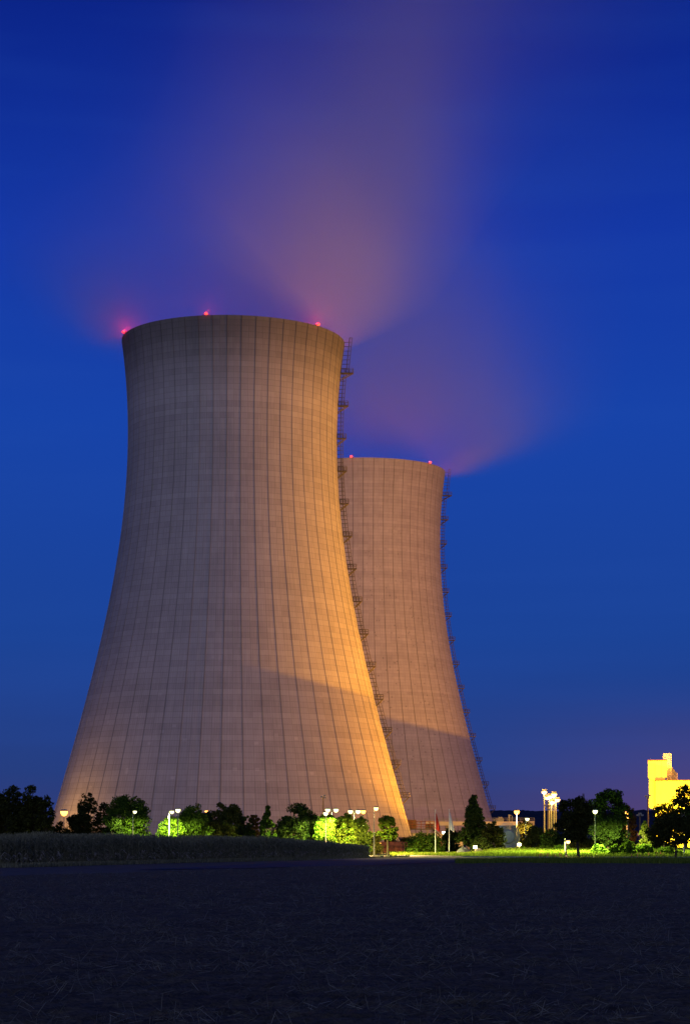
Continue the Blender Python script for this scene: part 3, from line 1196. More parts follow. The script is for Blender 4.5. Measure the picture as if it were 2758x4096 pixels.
tree('tree', 1068, 342, 3228, 44, 'cone', 0.4, LA, 'cone-shaped green tree standing apart in the middle of the hedge', dens=1.5, nf=0.5, clump=0.3)
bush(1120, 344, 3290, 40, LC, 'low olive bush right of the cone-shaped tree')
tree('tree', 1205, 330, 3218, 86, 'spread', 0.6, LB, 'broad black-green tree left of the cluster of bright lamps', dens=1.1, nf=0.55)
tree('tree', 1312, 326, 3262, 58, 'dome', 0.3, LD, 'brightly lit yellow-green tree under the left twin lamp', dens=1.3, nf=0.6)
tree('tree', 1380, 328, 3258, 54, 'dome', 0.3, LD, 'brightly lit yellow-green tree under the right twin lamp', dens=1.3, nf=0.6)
tree('tree', 1442, 332, 3270, 46, 'dome', 0.3, LA, 'green tree ending the hedge beside the tall street lamp', dens=1.2)
bush(1488, 338, 3330, 40, LC, 'low orange-tinted bush right of the street lamp foot')
tree('tree', 1549, 356, 3264, 42, 'egg', 2.6, LD, 'small free-standing young tree in front of the tower foot', dens=1.2, clump=0.22, nf=0.6)
HG = 'bushes filling the hedge behind the maize'
bush(742, 331, 3272, 40, LA, 'green bush between the bright yellow-green bush and the tree behind the tall lamp post', dens=1.2, group=HG)
bush(820, 338, 3252, 44, LB, 'dark green bush left of the olive pair, under the tiny orange lamp', dens=1.2, group=HG)
bush(905, 336, 3290, 60, LC, 'olive bush at the foot of the pair of pointed olive trees', dens=1.2, group=HG)
bush(1150, 340, 3268, 46, LB, 'dark bush against the left side of the broad black-green tree', dens=1.2, group=HG)
bush(1262, 338, 3264, 40, LB, 'dark bush against the right side of the broad black-green tree', dens=1.2, group=HG)
bush(1346, 330, 3284, 46, LD, 'yellow-green bush in the gap between the two brightly lit trees', dens=1.2, group=HG)
bush(1412, 332, 3282, 40, LA, 'green bush under the right twin-armed lamp, right of the brightly lit trees', dens=1.2, group=HG)
bush(300, 348, 3262, 46, LE, 'black bush just right of the orange street lamp, before the ragged tree', dens=1.1)
# middle
bush(1700, 362, 3333, 76, LA, 'wide green bush behind the two flagpoles', dens=1.3)
bush(1648, 352, 3393, 26, LA, 'low green shrub at the left foot of the wide bush')
bush(1808, 372, 3312, 46, LB, 'dark bush right of the white flag')
tree('tree', 1893, 352, 3186, 66, 'cone', 1.0, LB, 'tall dark pyramid-shaped tree in front of the far tower foot', dens=1.8, nf=0.8, clump=0.22)
tree('tree', 1974, 348, 3290, 46, 'dome', 0.4, LE, 'dark dense round tree covering the left of the turbine wheel', dens=1.4, nf=0.7)
bush(1925, 344, 3352, 42, LB, 'dark bush under the pyramid-shaped tree, above the pale boulder')
bush(2138, 366, 3308, 56, LC, 'olive-green bush right of the turbine wheel', dens=1.2)
bush(2205, 352, 3318, 46, LB, 'dark bush below the group of tall floodlights')
tree('tree', 2098, 432, 3282, 34, 'round', 1.0, LR, 'orange-lit tree peeping over the turbine wheel', dens=1.2)
bush(2080, 351, 3386, 22, LD, 'small glaring-bright shrub around the ground floodlight')
bush(2175, 330, 3385, 30, LA, 'low green shrub in the lawn below the floodlight group')
bush(2240, 320, 3380, 34, LA, 'leafy shrub in the lawn left of the short garden lamp')
# right
tree('tree', 2298, 266, 3192, 72, 'spread', 2.0, LE, 'dark maple-like tree with a bare trunk beside the garden lamp', dens=1.4, trunk_px=2311, leaf=0.30, nf=0.55, clump=0.25)
tree('tree', 2432, 312, 3162, 82, 'round', 0.9, LB, 'tallest dark tree with a yellow-green lit patch, behind the white lamp', dens=1.4, leaf=0.32, nf=0.5, clump=0.25)
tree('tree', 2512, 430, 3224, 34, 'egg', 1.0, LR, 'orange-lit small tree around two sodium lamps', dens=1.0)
tree('tree', 2575, 305, 3288, 40, 'cone', 0.4, LC, 'olive conifer in front of the yellow building', dens=1.8, nf=0.5, clump=0.3)
tree('tree', 2742, 332, 3144, 60, 'egg', 3.0, LE, 'tall ragged pine standing before the yellow building', dens=0.7, clump=0.17)
tree('tree', 2655, 318, 3215, 50, 'spread', 1.6, LE, 'thin dark tree silhouetted on the yellow wall', dens=0.6, clump=0.18)
tree('tree', 2695, 242, 3262, 105, 'spread', 1.7, LE, 'wide low dark tree with forked bare trunk at the right edge', dens=1.2, trunk_px=2700, clump=0.2, leaf=0.28, nf=0.6)
tree('birch_tree', 2733, 282, 3235, 40, 'egg', 3.2, LB, 'slender birch with a pale trunk at the right edge', dens=0.5, trunk_r=0.07, bark='birch')
bush(2394, 296, 3378, 34, LA, 'dark-leaved shrub right beside the white lamp post')
bush(2462, 288, 3378, 34, LD, 'yellow-green loose shrub, left of the lit row on the lawn', clump=0.22)
bush(2510, 284, 3364, 32, LD, 'tallest yellow-green shrub of the lit row on the lawn', clump=0.22)
bush(2572, 290, 3378, 44, LD, 'wide yellow-green shrub in front of the conifer', clump=0.22)
bush(2668, 288, 3388, 50, LA, 'low green shrub behind the forked tree trunk')
bush(2450, 330, 3345, 90, LE, 'long black hedge under the tallest dark tree', kind='dome')
bush(2620, 335, 3355, 90, LE, 'long black hedge under the pine', kind='dome')
bush(2340, 340, 3350, 80, LE, 'long black hedge behind the maple-like tree', kind='dome')


# ------------------------------------------------------------------ lamps
STREET = 1


def street_lamp(px, py, d, label, colname, power, arm=0.0, twin=False, head=0.62, pole_px=None, group='lit street lamps', name='street_lamp', pole='pole', light=True, radius=0.25, toward=0.0, lens_scale=1.0, hot=False, omni=False):
    h = gz(py, d)
    x = gx(px, d)
    xp = gx(pole_px, d) if pole_px else x
    g0 = gnd(xp, d)
    h -= g0
    root = empty(name, (xp, d, g0))
    tag(root, label, 'street lamp', group)
    MB().tube((0, 0, -0.04), (0, 0, h * 0.5), 0.11, 0.085, 10).tube((0, 0, h * 0.5), (0, 0, h + 0.05), 0.085, 0.06, 10).build('pole', M[pole], root)
    col = {'s': SODIUM, 'w': WARM, 'b': WHITE}[colname]
    lens = {'s': M['lamp_sodium'], 'w': M['lamp_warm'], 'b': M['lamp_white']}[colname]
    heads = [(x - xp)]
    if twin: heads = [x - xp, -(x - xp)]
    for hx in heads:
        if abs(hx) > 0.15 or toward:
            MB().path([(0, 0, h), (hx * 0.6, -toward * 0.6, h + 0.18), (hx * 0.75, -toward * 0.8, h + 0.2)], 0.05, 6).build('arm', M[pole], root)
        c = Vector((hx, -toward, h + 0.12))
        s = head * 0.8
        hb = MB().lathe([(s * 0.25, 0.34 * s), (s * 0.55, 0.30 * s), (s * 0.62, 0.0)][::-1], 12, c + Vector((0, 0, 0.02)))
        ho = hb.build('lamp_head', M['housing'], root)
        ls = s * lens_scale * 1.1
        MB().lathe([(ls * 0.12, -0.75 * ls), (ls * 0.42, -0.55 * ls), (ls * 0.56, -0.2 * ls), (ls * 0.56, 0.01)], 12, c).build('lens', lens, ho, True)
        if light:
            q = c + Vector((0, (-0.45 if hot else 0.7), -0.5 * ls - radius))
            if omni:
                point('lamp_light', q, col, power, radius, root)
            else:
                spot('lamp_light', q, q - Vector((0, 0, 1)), col, power / len(heads), radius, 176, 0.28, root)
    return root


K = 1000.0
street_lamp(257, 3248, 362, 'glaring orange sodium street lamp before the black trees at left', 's', 26 * K, head=1.25)
street_lamp(540, 3248, 326, 'small white lamp in front of the rounded weeping tree', 'b', 10 * K, head=0.55, pole_px=532)
street_lamp(688, 3248, 317, 'crooked-arm lamp with a glaring white pole above the bright bush', 'b', 14 * K, hot=True, head=0.6, pole_px=676, pole='white_pole')
street_lamp(712, 3241, 306, 'white lamp on a tall thin dark post, right of the crooked-arm lamp', 'b', 15 * K, head=0.7)
street_lamp(826, 3246, 455, 'tiny orange lamp in the hedge top, left of the olive pair', 's', 12 * K, head=0.7, omni=True)
street_lamp(76, 3283, 535, 'sodium lamp hidden behind the black trees at the left edge', 's', 15 * K, head=0.7, omni=True)
street_lamp(330, 3290, 452, 'sodium lamp hidden behind the ragged thin-tipped tree', 's', 12 * K, head=0.7, omni=True)
street_lamp(1180, 3290, 455, 'sodium lamp hidden behind the broad black-green tree', 's', 12 * K, head=0.7, omni=True)
street_lamp(1302, 3254, 322, 'single white lamp hanging lowest beside the left twin lamp', 'b', 16 * K, head=0.7)
street_lamp(1343, 3240, 340, 'left one of the two twin-armed lamps, between the hedge trees', 'b', 26 * K, head=0.75, pole_px=1326.5, twin=True)
street_lamp(1431, 3246, 340, 'right one of the two twin-armed lamps, between the hedge trees', 'b', 26 * K, head=0.75, pole_px=1416, twin=True)
street_lamp(1452, 3246, 345, 'sodium lamp close right of the right twin-armed lamp', 's', 14 * K, head=0.8)
street_lamp(1503, 3234, 316, 'tall free-standing street lamp with its foot on the road edge', 'w', 60 * K, head=0.7, pole_px=1495)
street_lamp(2065, 3246, 480, 'orange sodium lamp high above the turbine wheel', 's', 34 * K, hot=True, head=1.25, pole='white_pole')
street_lamp(2107, 3276, 425, 'white lamp with side arm, right of the orange lamp above the turbine wheel', 'b', 16 * K, head=0.8, pole_px=2100)
street_lamp(2257, 3299, 300, 'small shaded lamp left of the maple-like tree crown', 'w', 5 * K, head=0.5)
street_lamp(2270, 3368, 243, 'short garden lamp at knee level of the maple-like tree', 'w', 5 * K, head=0.5, pole_px=2262, name='garden_lamp')
street_lamp(2378, 3246, 296, 'white street lamp in front of the tallest dark tree', 'b', 80 * K, head=0.7)
street_lamp(2505, 3250, 408, 'upper orange lamp in the small orange-lit tree', 's', 12 * K, head=0.85)
street_lamp(2509, 3270, 404, 'lower orange lamp in the small orange-lit tree', 's', 5 * K, head=0.55)


def ground_flood(px, py, d, label, col, lens, power):
    x, h = gx(px, d), gz(py, d)
    g0 = gnd(x, d)
    h -= g0
    root = empty('ground_floodlight', (x, d, g0))
    tag(root, label, 'floodlight')
    MB().tube((0, 0, -0.04), (0, 0, h - 0.25), 0.05, 0.05, 8).box((0, 0, h - 0.25), (0.5, 0.08, 0.06)).build('stand', M['dark_steel'], root)
    ho = MB().box((0, 0.06, h), (0.62, 0.3, 0.44)).build('lamp_head', M['housing'], root)
    MB().box((0, -0.11, h), (0.54, 0.04, 0.36)).build('lens', lens, ho)
    point('flood_light', (0, -0.6, h + 0.1), col, power, 0.25, root)


ground_flood(2075, 3378, 349, 'glaring low floodlight on the lawn at the foot of the turbine wheel', WHITE, M['lamp_white'], 1.3 * K)
ground_flood(1899, 3389, 341, 'orange-white low floodlight under the pyramid-shaped tree', WARM, M['lamp_warm'], 1.5 * K)
ground_flood(1773, 3331, 440, 'bright lamp high behind the wide bush, between the flagpoles', WARM, M['lamp_warm'], 4 * K)


# tall sodium masts between the towers and the yellow building
def tall_mast(px, py, d, heads, label, lit=True, power=0.0, hs=1.35):
    h = gz(py, d)
    root = empty('floodlight_mast', (gx(px, d), d, 0))
    tag(root, label, 'floodlight mast', 'tall floodlight masts')
    MB().tube((0, 0, -0.04), (0, 0, h), 0.26, 0.16, 10).build('pole', M['pole'] if lit else M['dark_steel'], root)
    for hx, hz in heads:
        z = h + hz
        MB().bar((0, 0, h - 0.1), (hx, 0, z), 0.14).build('bracket', M['dark_steel'], root)
        ho = MB().box((hx, 0.0, z + 0.12 * hs), (0.9 * hs, 0.5, 0.5 * hs)).build('lamp_head', M['housing'], root)
        if lit:
            MB().lathe([(0.18 * hs, -0.52 * hs), (0.48 * hs, -0.3 * hs), (0.55 * hs, 0.02)], 12, (hx, 0, z - 0.13 * hs)).build('lens', M['lamp_warm'], ho, True)
        else:
            MB().box((hx, -0.27, z + 0.12 * hs), (0.7 * hs, 0.03, 0.36 * hs)).build('lens', M['glass'], ho)
    if lit:
        point('lamp_light', (-0.2, -1.0, h - 0.6), SODIUM, 2600, 0.3, root)
        if power:
            p0 = Vector((-1.2, -0.4, h - 0.2))
            spot('flood_light', p0, Vector((4 - root.location.x, 572 - d, 40)), EDGE, power, 0.4, 84, 0.4, root)
    return root


DM = 570
tall_mast(2175, 3167, DM, [(0, 0.2)], 'tallest leftmost lit mast of the floodlight group', True, 135 * K, 1.35)
tall_mast(2195, 3188, DM + 6, [(-0.55, 0.1), (0.35, 0.45)], 'lit mast with two heads in the middle of the floodlight group', True, 90 * K)
tall_mast(2213, 3178, DM - 5, [(0.1, 0.3)], 'lit mast with the highest head on the right of the floodlight group', True, 0)
tall_mast(2203, 3206, DM - 10, [(0.35, 0.1)], 'shorter lit mast in the middle of the floodlight group', True, 0)
tall_mast(2221, 3198, DM + 15, [(0.45, 0.2)], 'shorter lit mast at the right of the floodlight group', True, 0)
tall_mast(2189, 3226, DM - 20, [(-0.6, 0.2), (0.5, 0.1), (0.1, 0.9), (0.3, -0.9)], 'unlit mast with four lamp heads inside the floodlight group', False, hs=0.8)
tall_mast(1292, 3190, 470, [(-0.35, 0.1), (0.3, 0.35), (0.4, -0.15)], 'thin unlit floodlight mast before the near tower, above the lamps', False, hs=0.7)
tall_mast(2589, 3188, 520, [(-0.4, 0.1), (0.35, 0.3), (0.0, -0.3)], 'tall unlit floodlight mast beside the yellow building', False, hs=0.8)
tall_mast(2558, 3266, 450, [(-0.45, 0.2), (0.4, 0.2), (0.0, 0.55)], 'small unlit mast with three heads left of the yellow building', False, hs=0.7)


# ------------------------------------------------------------------ lattice pylon far away
def pylon():
    d = 1700.0
    root = empty('transmission_pylon', (gx(2331, d), d, 0))
    tag(root, 'faint far lattice power pylon behind the dark trees', 'pylon')
    H = gz(3174, d)
    mb = MB()
    hw = lambda z: 3.2 * (1 - z / H) + 0.45
    for sx in (-1, 1):
        for sy in (-1, 1):
            mb.bar((sx * hw(0), sy * hw(0), -0.05), (sx * hw(H), sy * hw(H), H), 0.28)
    for k in range(10):
        za, zb = H * k / 10, H * (k + 1) / 10
        mb.bar((-hw(za), -hw(za), za), (hw(zb), -hw(zb), zb), 0.16).bar((hw(za), -hw(za), za), (-hw(zb), -hw(zb), zb), 0.16)
    mb.build('lattice', M['dark_steel'], root)
    for z in (H * 0.74, H * 0.86):
        w = 10.5 if z < H * 0.8 else 6.5
        MB().bar((-w, 0, z), (w, 0, z), 0.3).bar((-w, 0, z), (0, 0, z + 2.2), 0.2).bar((w, 0, z), (0, 0, z + 2.2), 0.2).build('crossarm', M['dark_steel'], root)


pylon()


# ------------------------------------------------------------------ flagpoles
def flagpole(px, top, base, cloth, label, sign):
    d = 352.0
    h = gz(top, d)
    root = empty('flagpole', (gx(px, d), d, 0))
    tag(root, label, 'flagpole')
    MB().tube((0, 0, -0.04), (0, 0, h), 0.075, 0.05, 10).lathe([(0.05, 0), (0.11, 0.07), (0.11, 0.13), (0.03, 0.22)], 10, (0, 0, h)).build('pole', M['white_pole'], root)
    z1, z0 = h - 0.35, gz(3317, d)
    nx, nz = 10, 26
    vs, fs = [], []
    for j in range(nz + 1):
        t = j / nz
        w = 0.14 + 0.62 * math.sin(PI * min(1, t * 0.62)) * (0.65 + 0.35 * t)
        for i in range(nx + 1):
            s = i / nx
            vs.append((0.08 + w * s, 0.16 * math.sin(s * 11 + t * 4 + sign) * s ** 0.7, z1 - (z1 - z0) * t - 0.55 * s * (0.4 + 0.6 * math.sin(t * 2))))
    for j in range(nz):
        for i in range(nx):
            a = j * (nx + 1) + i
            fs.append((a, a + 1, a + nx + 2, a + nx + 1))
    fo = MB().add(vs, fs).build('flag', cloth, root, True)
    sm = fo.modifiers.new('thickness', 'SOLIDIFY')
    sm.thickness = 0.01


flagpole(1740, 3243, 3420, M['red_cloth'], 'white flagpole with a drooping red flag', 1)
flagpole(1795, 3241, 3420, M['white_cloth'], 'white flagpole with a drooping white flag', 2.3)


# ------------------------------------------------------------------ turbine wheel on show
def turbine():
    d = 356.0
    x, z = gx(2028, d), gz(3347, d)
    R = 57 / F * d
    g0 = gnd(x, d)
    z -= g0
    root = empty('turbine_wheel', (x, d, g0))
    tag(root, 'big bladed steam turbine wheel set up as a monument on the lawn', 'turbine wheel')
    rot = Matrix.Translation((0, 0, z)) @ Matrix.Rotation(math.radians(24), 4, 'Z') @ Matrix.Rotation(math.radians(-90), 4, 'X')

    def put(mb, name, m, par):
        mb.v = [tuple(rot @ Vector(p)) for p in mb.v]
        return mb.build(name, m, par)

    # local: axis = +z (points to the viewer after rotation)
    put(MB().lathe([(0.2, -0.5), (0.42 * R, -0.5), (0.5 * R, -0.25), (0.5 * R, 0.25), (0.42 * R, 0.34), (0.40 * R, 0.22), (0.24 * R, 0.22), (0.22 * R, 0.5), (0.10 * R, 0.62), (0.05 * R, 0.9)], 40), 'hub', M['hub'], root)
    put(MB().lathe([(0.30 * R, 0.23), (0.36 * R, 0.23), (0.36 * R, 0.30), (0.30 * R, 0.30)], 40), 'hub_ring', M['blade'], root)
    nb = 64
    for k in range(nb):
        a = 2 * PI * k / nb
        ur = Vector((math.cos(a), math.sin(a), 0))
        ut = Vector((-math.sin(a), math.cos(a), 0))
        uz = Vector((0, 0, 1))
        vs, fs = [], []
        nseg = 5
        for j in range(nseg):
            f = j / (nseg - 1)
            r = R * (0.49 + 0.51 * f)
            tw = math.radians(15 + 48 * f)
            ch = 0.24 - 0.04 * f
            th = 0.05 - 0.03 * f
            dirc = uz * math.cos(tw) + ut * math.sin(tw)
            nr = ut * math.cos(tw) - uz * math.sin(tw)
            c = ur * r
            vs += [c - dirc * ch * 0.5, c + nr * th, c + dirc * ch * 0.5, c - nr * th]
        for j in range(nseg - 1):
            for i in range(4):
                fs.append((j * 4 + i, j * 4 + (i + 1) % 4, (j + 1) * 4 + (i + 1) % 4, (j + 1) * 4 + i))
        fs += [(3, 2, 1, 0), (16, 17, 18, 19)]
        mb = MB().add(vs, fs)
        put(mb, 'blade', M['blade'], root)
    MB().box((0, 0.1, 0.15), (2.6, 1.6, 0.4)).box((-0.8, 0.5, (z - 1) / 2), (0.3, 0.3, z - 0.8)).box((0.8, 0.5, (z - 1) / 2), (0.3, 0.3, z - 0.8)).build('stand', M['concrete'], root)


turbine()


# ------------------------------------------------------------------ boulders
def boulder(px, d, hw, top, m, label, seed):
    r = np.random.default_rng(seed)
    R = hw / F * d
    H = gz(top, d)
    vs, fs = [], []
    nu, nv = 18, 9
    for j in range(nv + 1):
        ph = PI / 2 * (1 - j / nv)
        for i in range(nu):
            th = 2 * PI * i / nu
            k = 1 + 0.12 * math.sin(3 * th + seed) + 0.08 * math.sin(5 * th + 2 * ph + seed) + r.normal(0, 0.025)
            vs.append((R * k * math.cos(ph) ** 0.7 * math.cos(th), R * 0.7 * k * math.cos(ph) ** 0.7 * math.sin(th), H * (1 - j / nv) ** 0.8 * (1 + 0.08 * math.sin(2 * th + seed)) - 0.04))
    for j in range(nv):
        for i in range(nu):
            fs.append((j * nu + i, j * nu + (i + 1) % nu, (j + 1) * nu + (i + 1) % nu, (j + 1) * nu + i))
    fs.append(tuple(range(nu)))
    o = MB().add(vs, fs).build('boulder', m, None, True, (gx(px, d), d, gnd(gx(px, d), d)))
    tag(o, label, 'boulder', 'boulders by the road')


boulder(1851, 345, 34, 3389, M['stone'], 'big blue-grey boulder left of the orange low floodlight', 1)
boulder(1912, 338, 21, 3400, M['pale_stone'], 'small pale boulder under the orange low floodlight', 2)
boulder(1790, 350, 13, 3404, M['stone'], 'small grey boulder at the foot of the white flag', 3)


# ------------------------------------------------------------------ fences
def mesh_fence(name, pts, h, pm, wm, label, step, wire_gap=0.35, post=0.07, group=None):
    root = empty(name, (pts[0][0], pts[0][1], 0))
    tag(root, label, 'fence', group)
    o0 = Vector((pts[0][0], pts[0][1], 0))
    w = MB()
    for i in range(len(pts) - 1):
        a, b = Vector((*pts[i], gnd(*pts[i]))) - o0, Vector((*pts[i + 1], gnd(*pts[i + 1]))) - o0
        n = max(1, int((b - a).length / step))
        for k in range(n + (1 if i == len(pts) - 2 else 0)):
            p = a.lerp(b, k / n)
            MB().bar(p + Vector((0, 0, -0.04)), p + Vector((0, 0, h)), post).build('post', pm, root)
        z = 0.08
        while z < h:
            w.bar(a + Vector((0, 0, z)), b + Vector((0, 0, z)), 0.016)
            z += wire_gap
        m = int((b - a).length / wire_gap)
        for k in range(m):
            p = a.lerp(b, (k + 0.5) / m)
            w.bar(p + Vector((0, 0, 0.05)), p + Vector((0, 0, h - 0.03)), 0.014)
    w.build('wire_mesh', wm, root)
    return root


mesh_fence('wire_fence', [(gx(1930, 372), 372), (gx(2020, 370), 370), (gx(2200, 366), 366), (gx(2790, 345), 345)], 0.95, M['pole'], M['steel'], 'low wire fence with pale posts crossing the lawn', 2.6)

# rust-red screen wall and mesh fence at the foot of the near tower
wl = empty('barrier_wall', (gx(1440, 470), 470, 0))
tag(wl, 'rust-red slatted barrier wall in front of the near tower foot', 'wall')
x0, x1_ = 0.0, gx(1660, 470) - gx(1440, 470)
for k in range(4):
    w_ = (x1_ - x0) / 4
    pb = MB()
    pb.box((w_ * (k + 0.5), 0, gz(3375, 470)), (w_ - 0.12, 0.1, 0.9))
    for q in range(7):
        pb.box((w_ * (k + 0.5), 0.03, 0.14 + q * 0.24), (w_ - 0.12, 0.06, 0.15))
    pb.build('panel', M['rust'], wl)
for k in range(5):
    MB().box((w_ * k, -0.02, 1.23), (0.26, 0.26, 2.56)).build('post', M['rust'], wl)
mesh_fence('mesh_fence', [(gx(1465, 445), 445), (gx(1640, 445), 445)], 1.75, M['rust'], M['mesh_red'], 'wire mesh fence coloured red as if lamplit in front of the slatted barrier', 2.6, 0.18)  # posts and mesh carry the sodium lamp's red in their colour
bush(1560, 476, 3350, 28, LE, 'dark shrub on top behind the barrier wall, left of two', group='shrubs behind the barrier wall')
bush(1618, 478, 3352, 26, LE, 'dark shrub on top behind the barrier wall, right of two', group='shrubs behind the barrier wall')
street_lamp(1520, 3372, 460, 'small sodium lamp low between barrier wall and mesh fence', 's', 7 * K, head=0.4)

# ------------------------------------------------------------------ gantry, low pump house, pipe bridge
D_ = 600.0
gan = empty('access_gantry', (gx(1630, D_), D_, 0))
tag(gan, 'steel access gantry with railings at the right foot of the near tower', 'gantry')
Lg = gx(1735, D_) - gx(1630, D_)
zd, zt_ = gz(3317, D_), gz(3279, D_)
MB().box((Lg / 2, 0, zd), (Lg, 2.0, 0.3)).box((Lg * 0.82, 0, zd + 0.9), (Lg * 0.3, 1.4, 1.4)).build('deck', M['dark_steel'], gan)
rb = MB()
for q in range(7):
    rb.bar((Lg * q / 6, -0.95, zd), (Lg * q / 6, -0.95, zt_ - 0.4), 0.12)
for h in (zd + 0.7, zd + 1.4, zt_ - 0.45):
    rb.bar((0, -0.95, h), (Lg, -0.95, h), 0.12)
rb.build('railing', M['rust'], gan)
MB().box((0.3, 0, (zd + zt_) / 2), (0.9, 1.6, zt_ - zd)).box((1.6, 0.6, (zd + zt_) / 2), (1.6, 0.6, zt_ - zd)).build('end_frame', M['brown'], gan)
MB().bar((Lg * 0.75, -0.6, zd + 1.4), (Lg * 1.25, -0.6, gz(3345, D_)), 0.3).bar((Lg * 0.75, -0.6, zd + 2.4), (Lg * 1.25, -0.6, gz(3333, D_)), 0.1).build('stair', M['dark_steel'], gan)
for q in (0.08, 0.5, 0.95):
    MB().box((Lg * q, 0, zd / 2 - 0.07), (0.35, 0.35, zd - 0.15)).build('leg', M['dark_steel'], gan)

pump = empty('pump_house', (gx(1648, 612), 612, 0))
tag(pump, 'low cream pump house with brown gate below the steel gantry', 'building')
Wp = gx(1850, 612) - gx(1648, 612)
MB().box((Wp / 2, 5, 2.55), (Wp, 10, 5.15)).build('wall', M['cream'], pump)
MB().box((Wp / 2, 5, 5.24), (Wp + 0.4, 10.4, 0.2)).build('roof', M['concrete'], pump)
for f, w_ in ((0.22, 2.4), (0.5, 2.4), (0.8, 1.2)):
    MB().box((Wp * f, -0.05, 1.75), (w_, 0.12, 3.5)).build('gate', M['brown'], pump)

DB = 655.0
pb = empty('pipe_bridge', (gx(1700, DB), DB, 0))
tag(pb, 'long cream pipe bridge with rooftop railing crossing before the far tower foot', 'bridge')
Lb = gx(2135, DB) - gx(1700, DB)
za, zb_ = gz(3302, DB), gz(3286, DB)
MB().box((Lb / 2, 1.5, (za + zb_) / 2), (Lb, 3, zb_ - za)).build('beam', M['cream'], pb)
MB().box((Lb - 0.7, 1.5, (za + zb_) / 2), (1.5, 3.3, zb_ - za + 0.3)).build('end_box', M['concrete'], pb)
rb = MB()
for q in range(25):
    rb.bar((Lb * q / 24, 0.1, zb_), (Lb * q / 24, 0.1, zb_ + 1.1), 0.09)
for h in (0.55, 1.1):
    rb.bar((0, 0.1, zb_ + h), (Lb, 0.1, zb_ + h), 0.09)
rb.build('railing', M['steel'], pb)
for f in (0.02, 0.2, 0.4, 0.6, 0.78):
    MB().box((Lb * f, 1.5, za / 2 - 0.05), (0.7, 0.9, za)).build('pier', M['concrete'], pb)
xe = gx(1998, DB) - gx(1700, DB)
MB().box((xe, 1.4, zb_ + 0.5), (2.4, 1.6, 1.0)).box((xe + 0.2, 1.4, zb_ + 1.15), (1.2, 1.2, 0.6)).tube((xe - 1.6, 1.4, zb_), (xe - 1.6, 1.4, zb_ + 0.9), 0.35, 0.35, 10).build('fan_unit', M['steel'], pb)
xf = gx(2036, DB) - gx(1700, DB)
MB().box((xf, 1.4, zb_ + 1.1), (0.5, 0.5, 2.2)).box((xf + 0.9, 1.4, zb_ + 0.9), (0.2, 0.2, 1.8)).bar((xf, 1.4, zb_ + 2.1), (xf + 0.9, 1.4, zb_ + 1.8), 0.15).build('frame', M['steel'], pb)


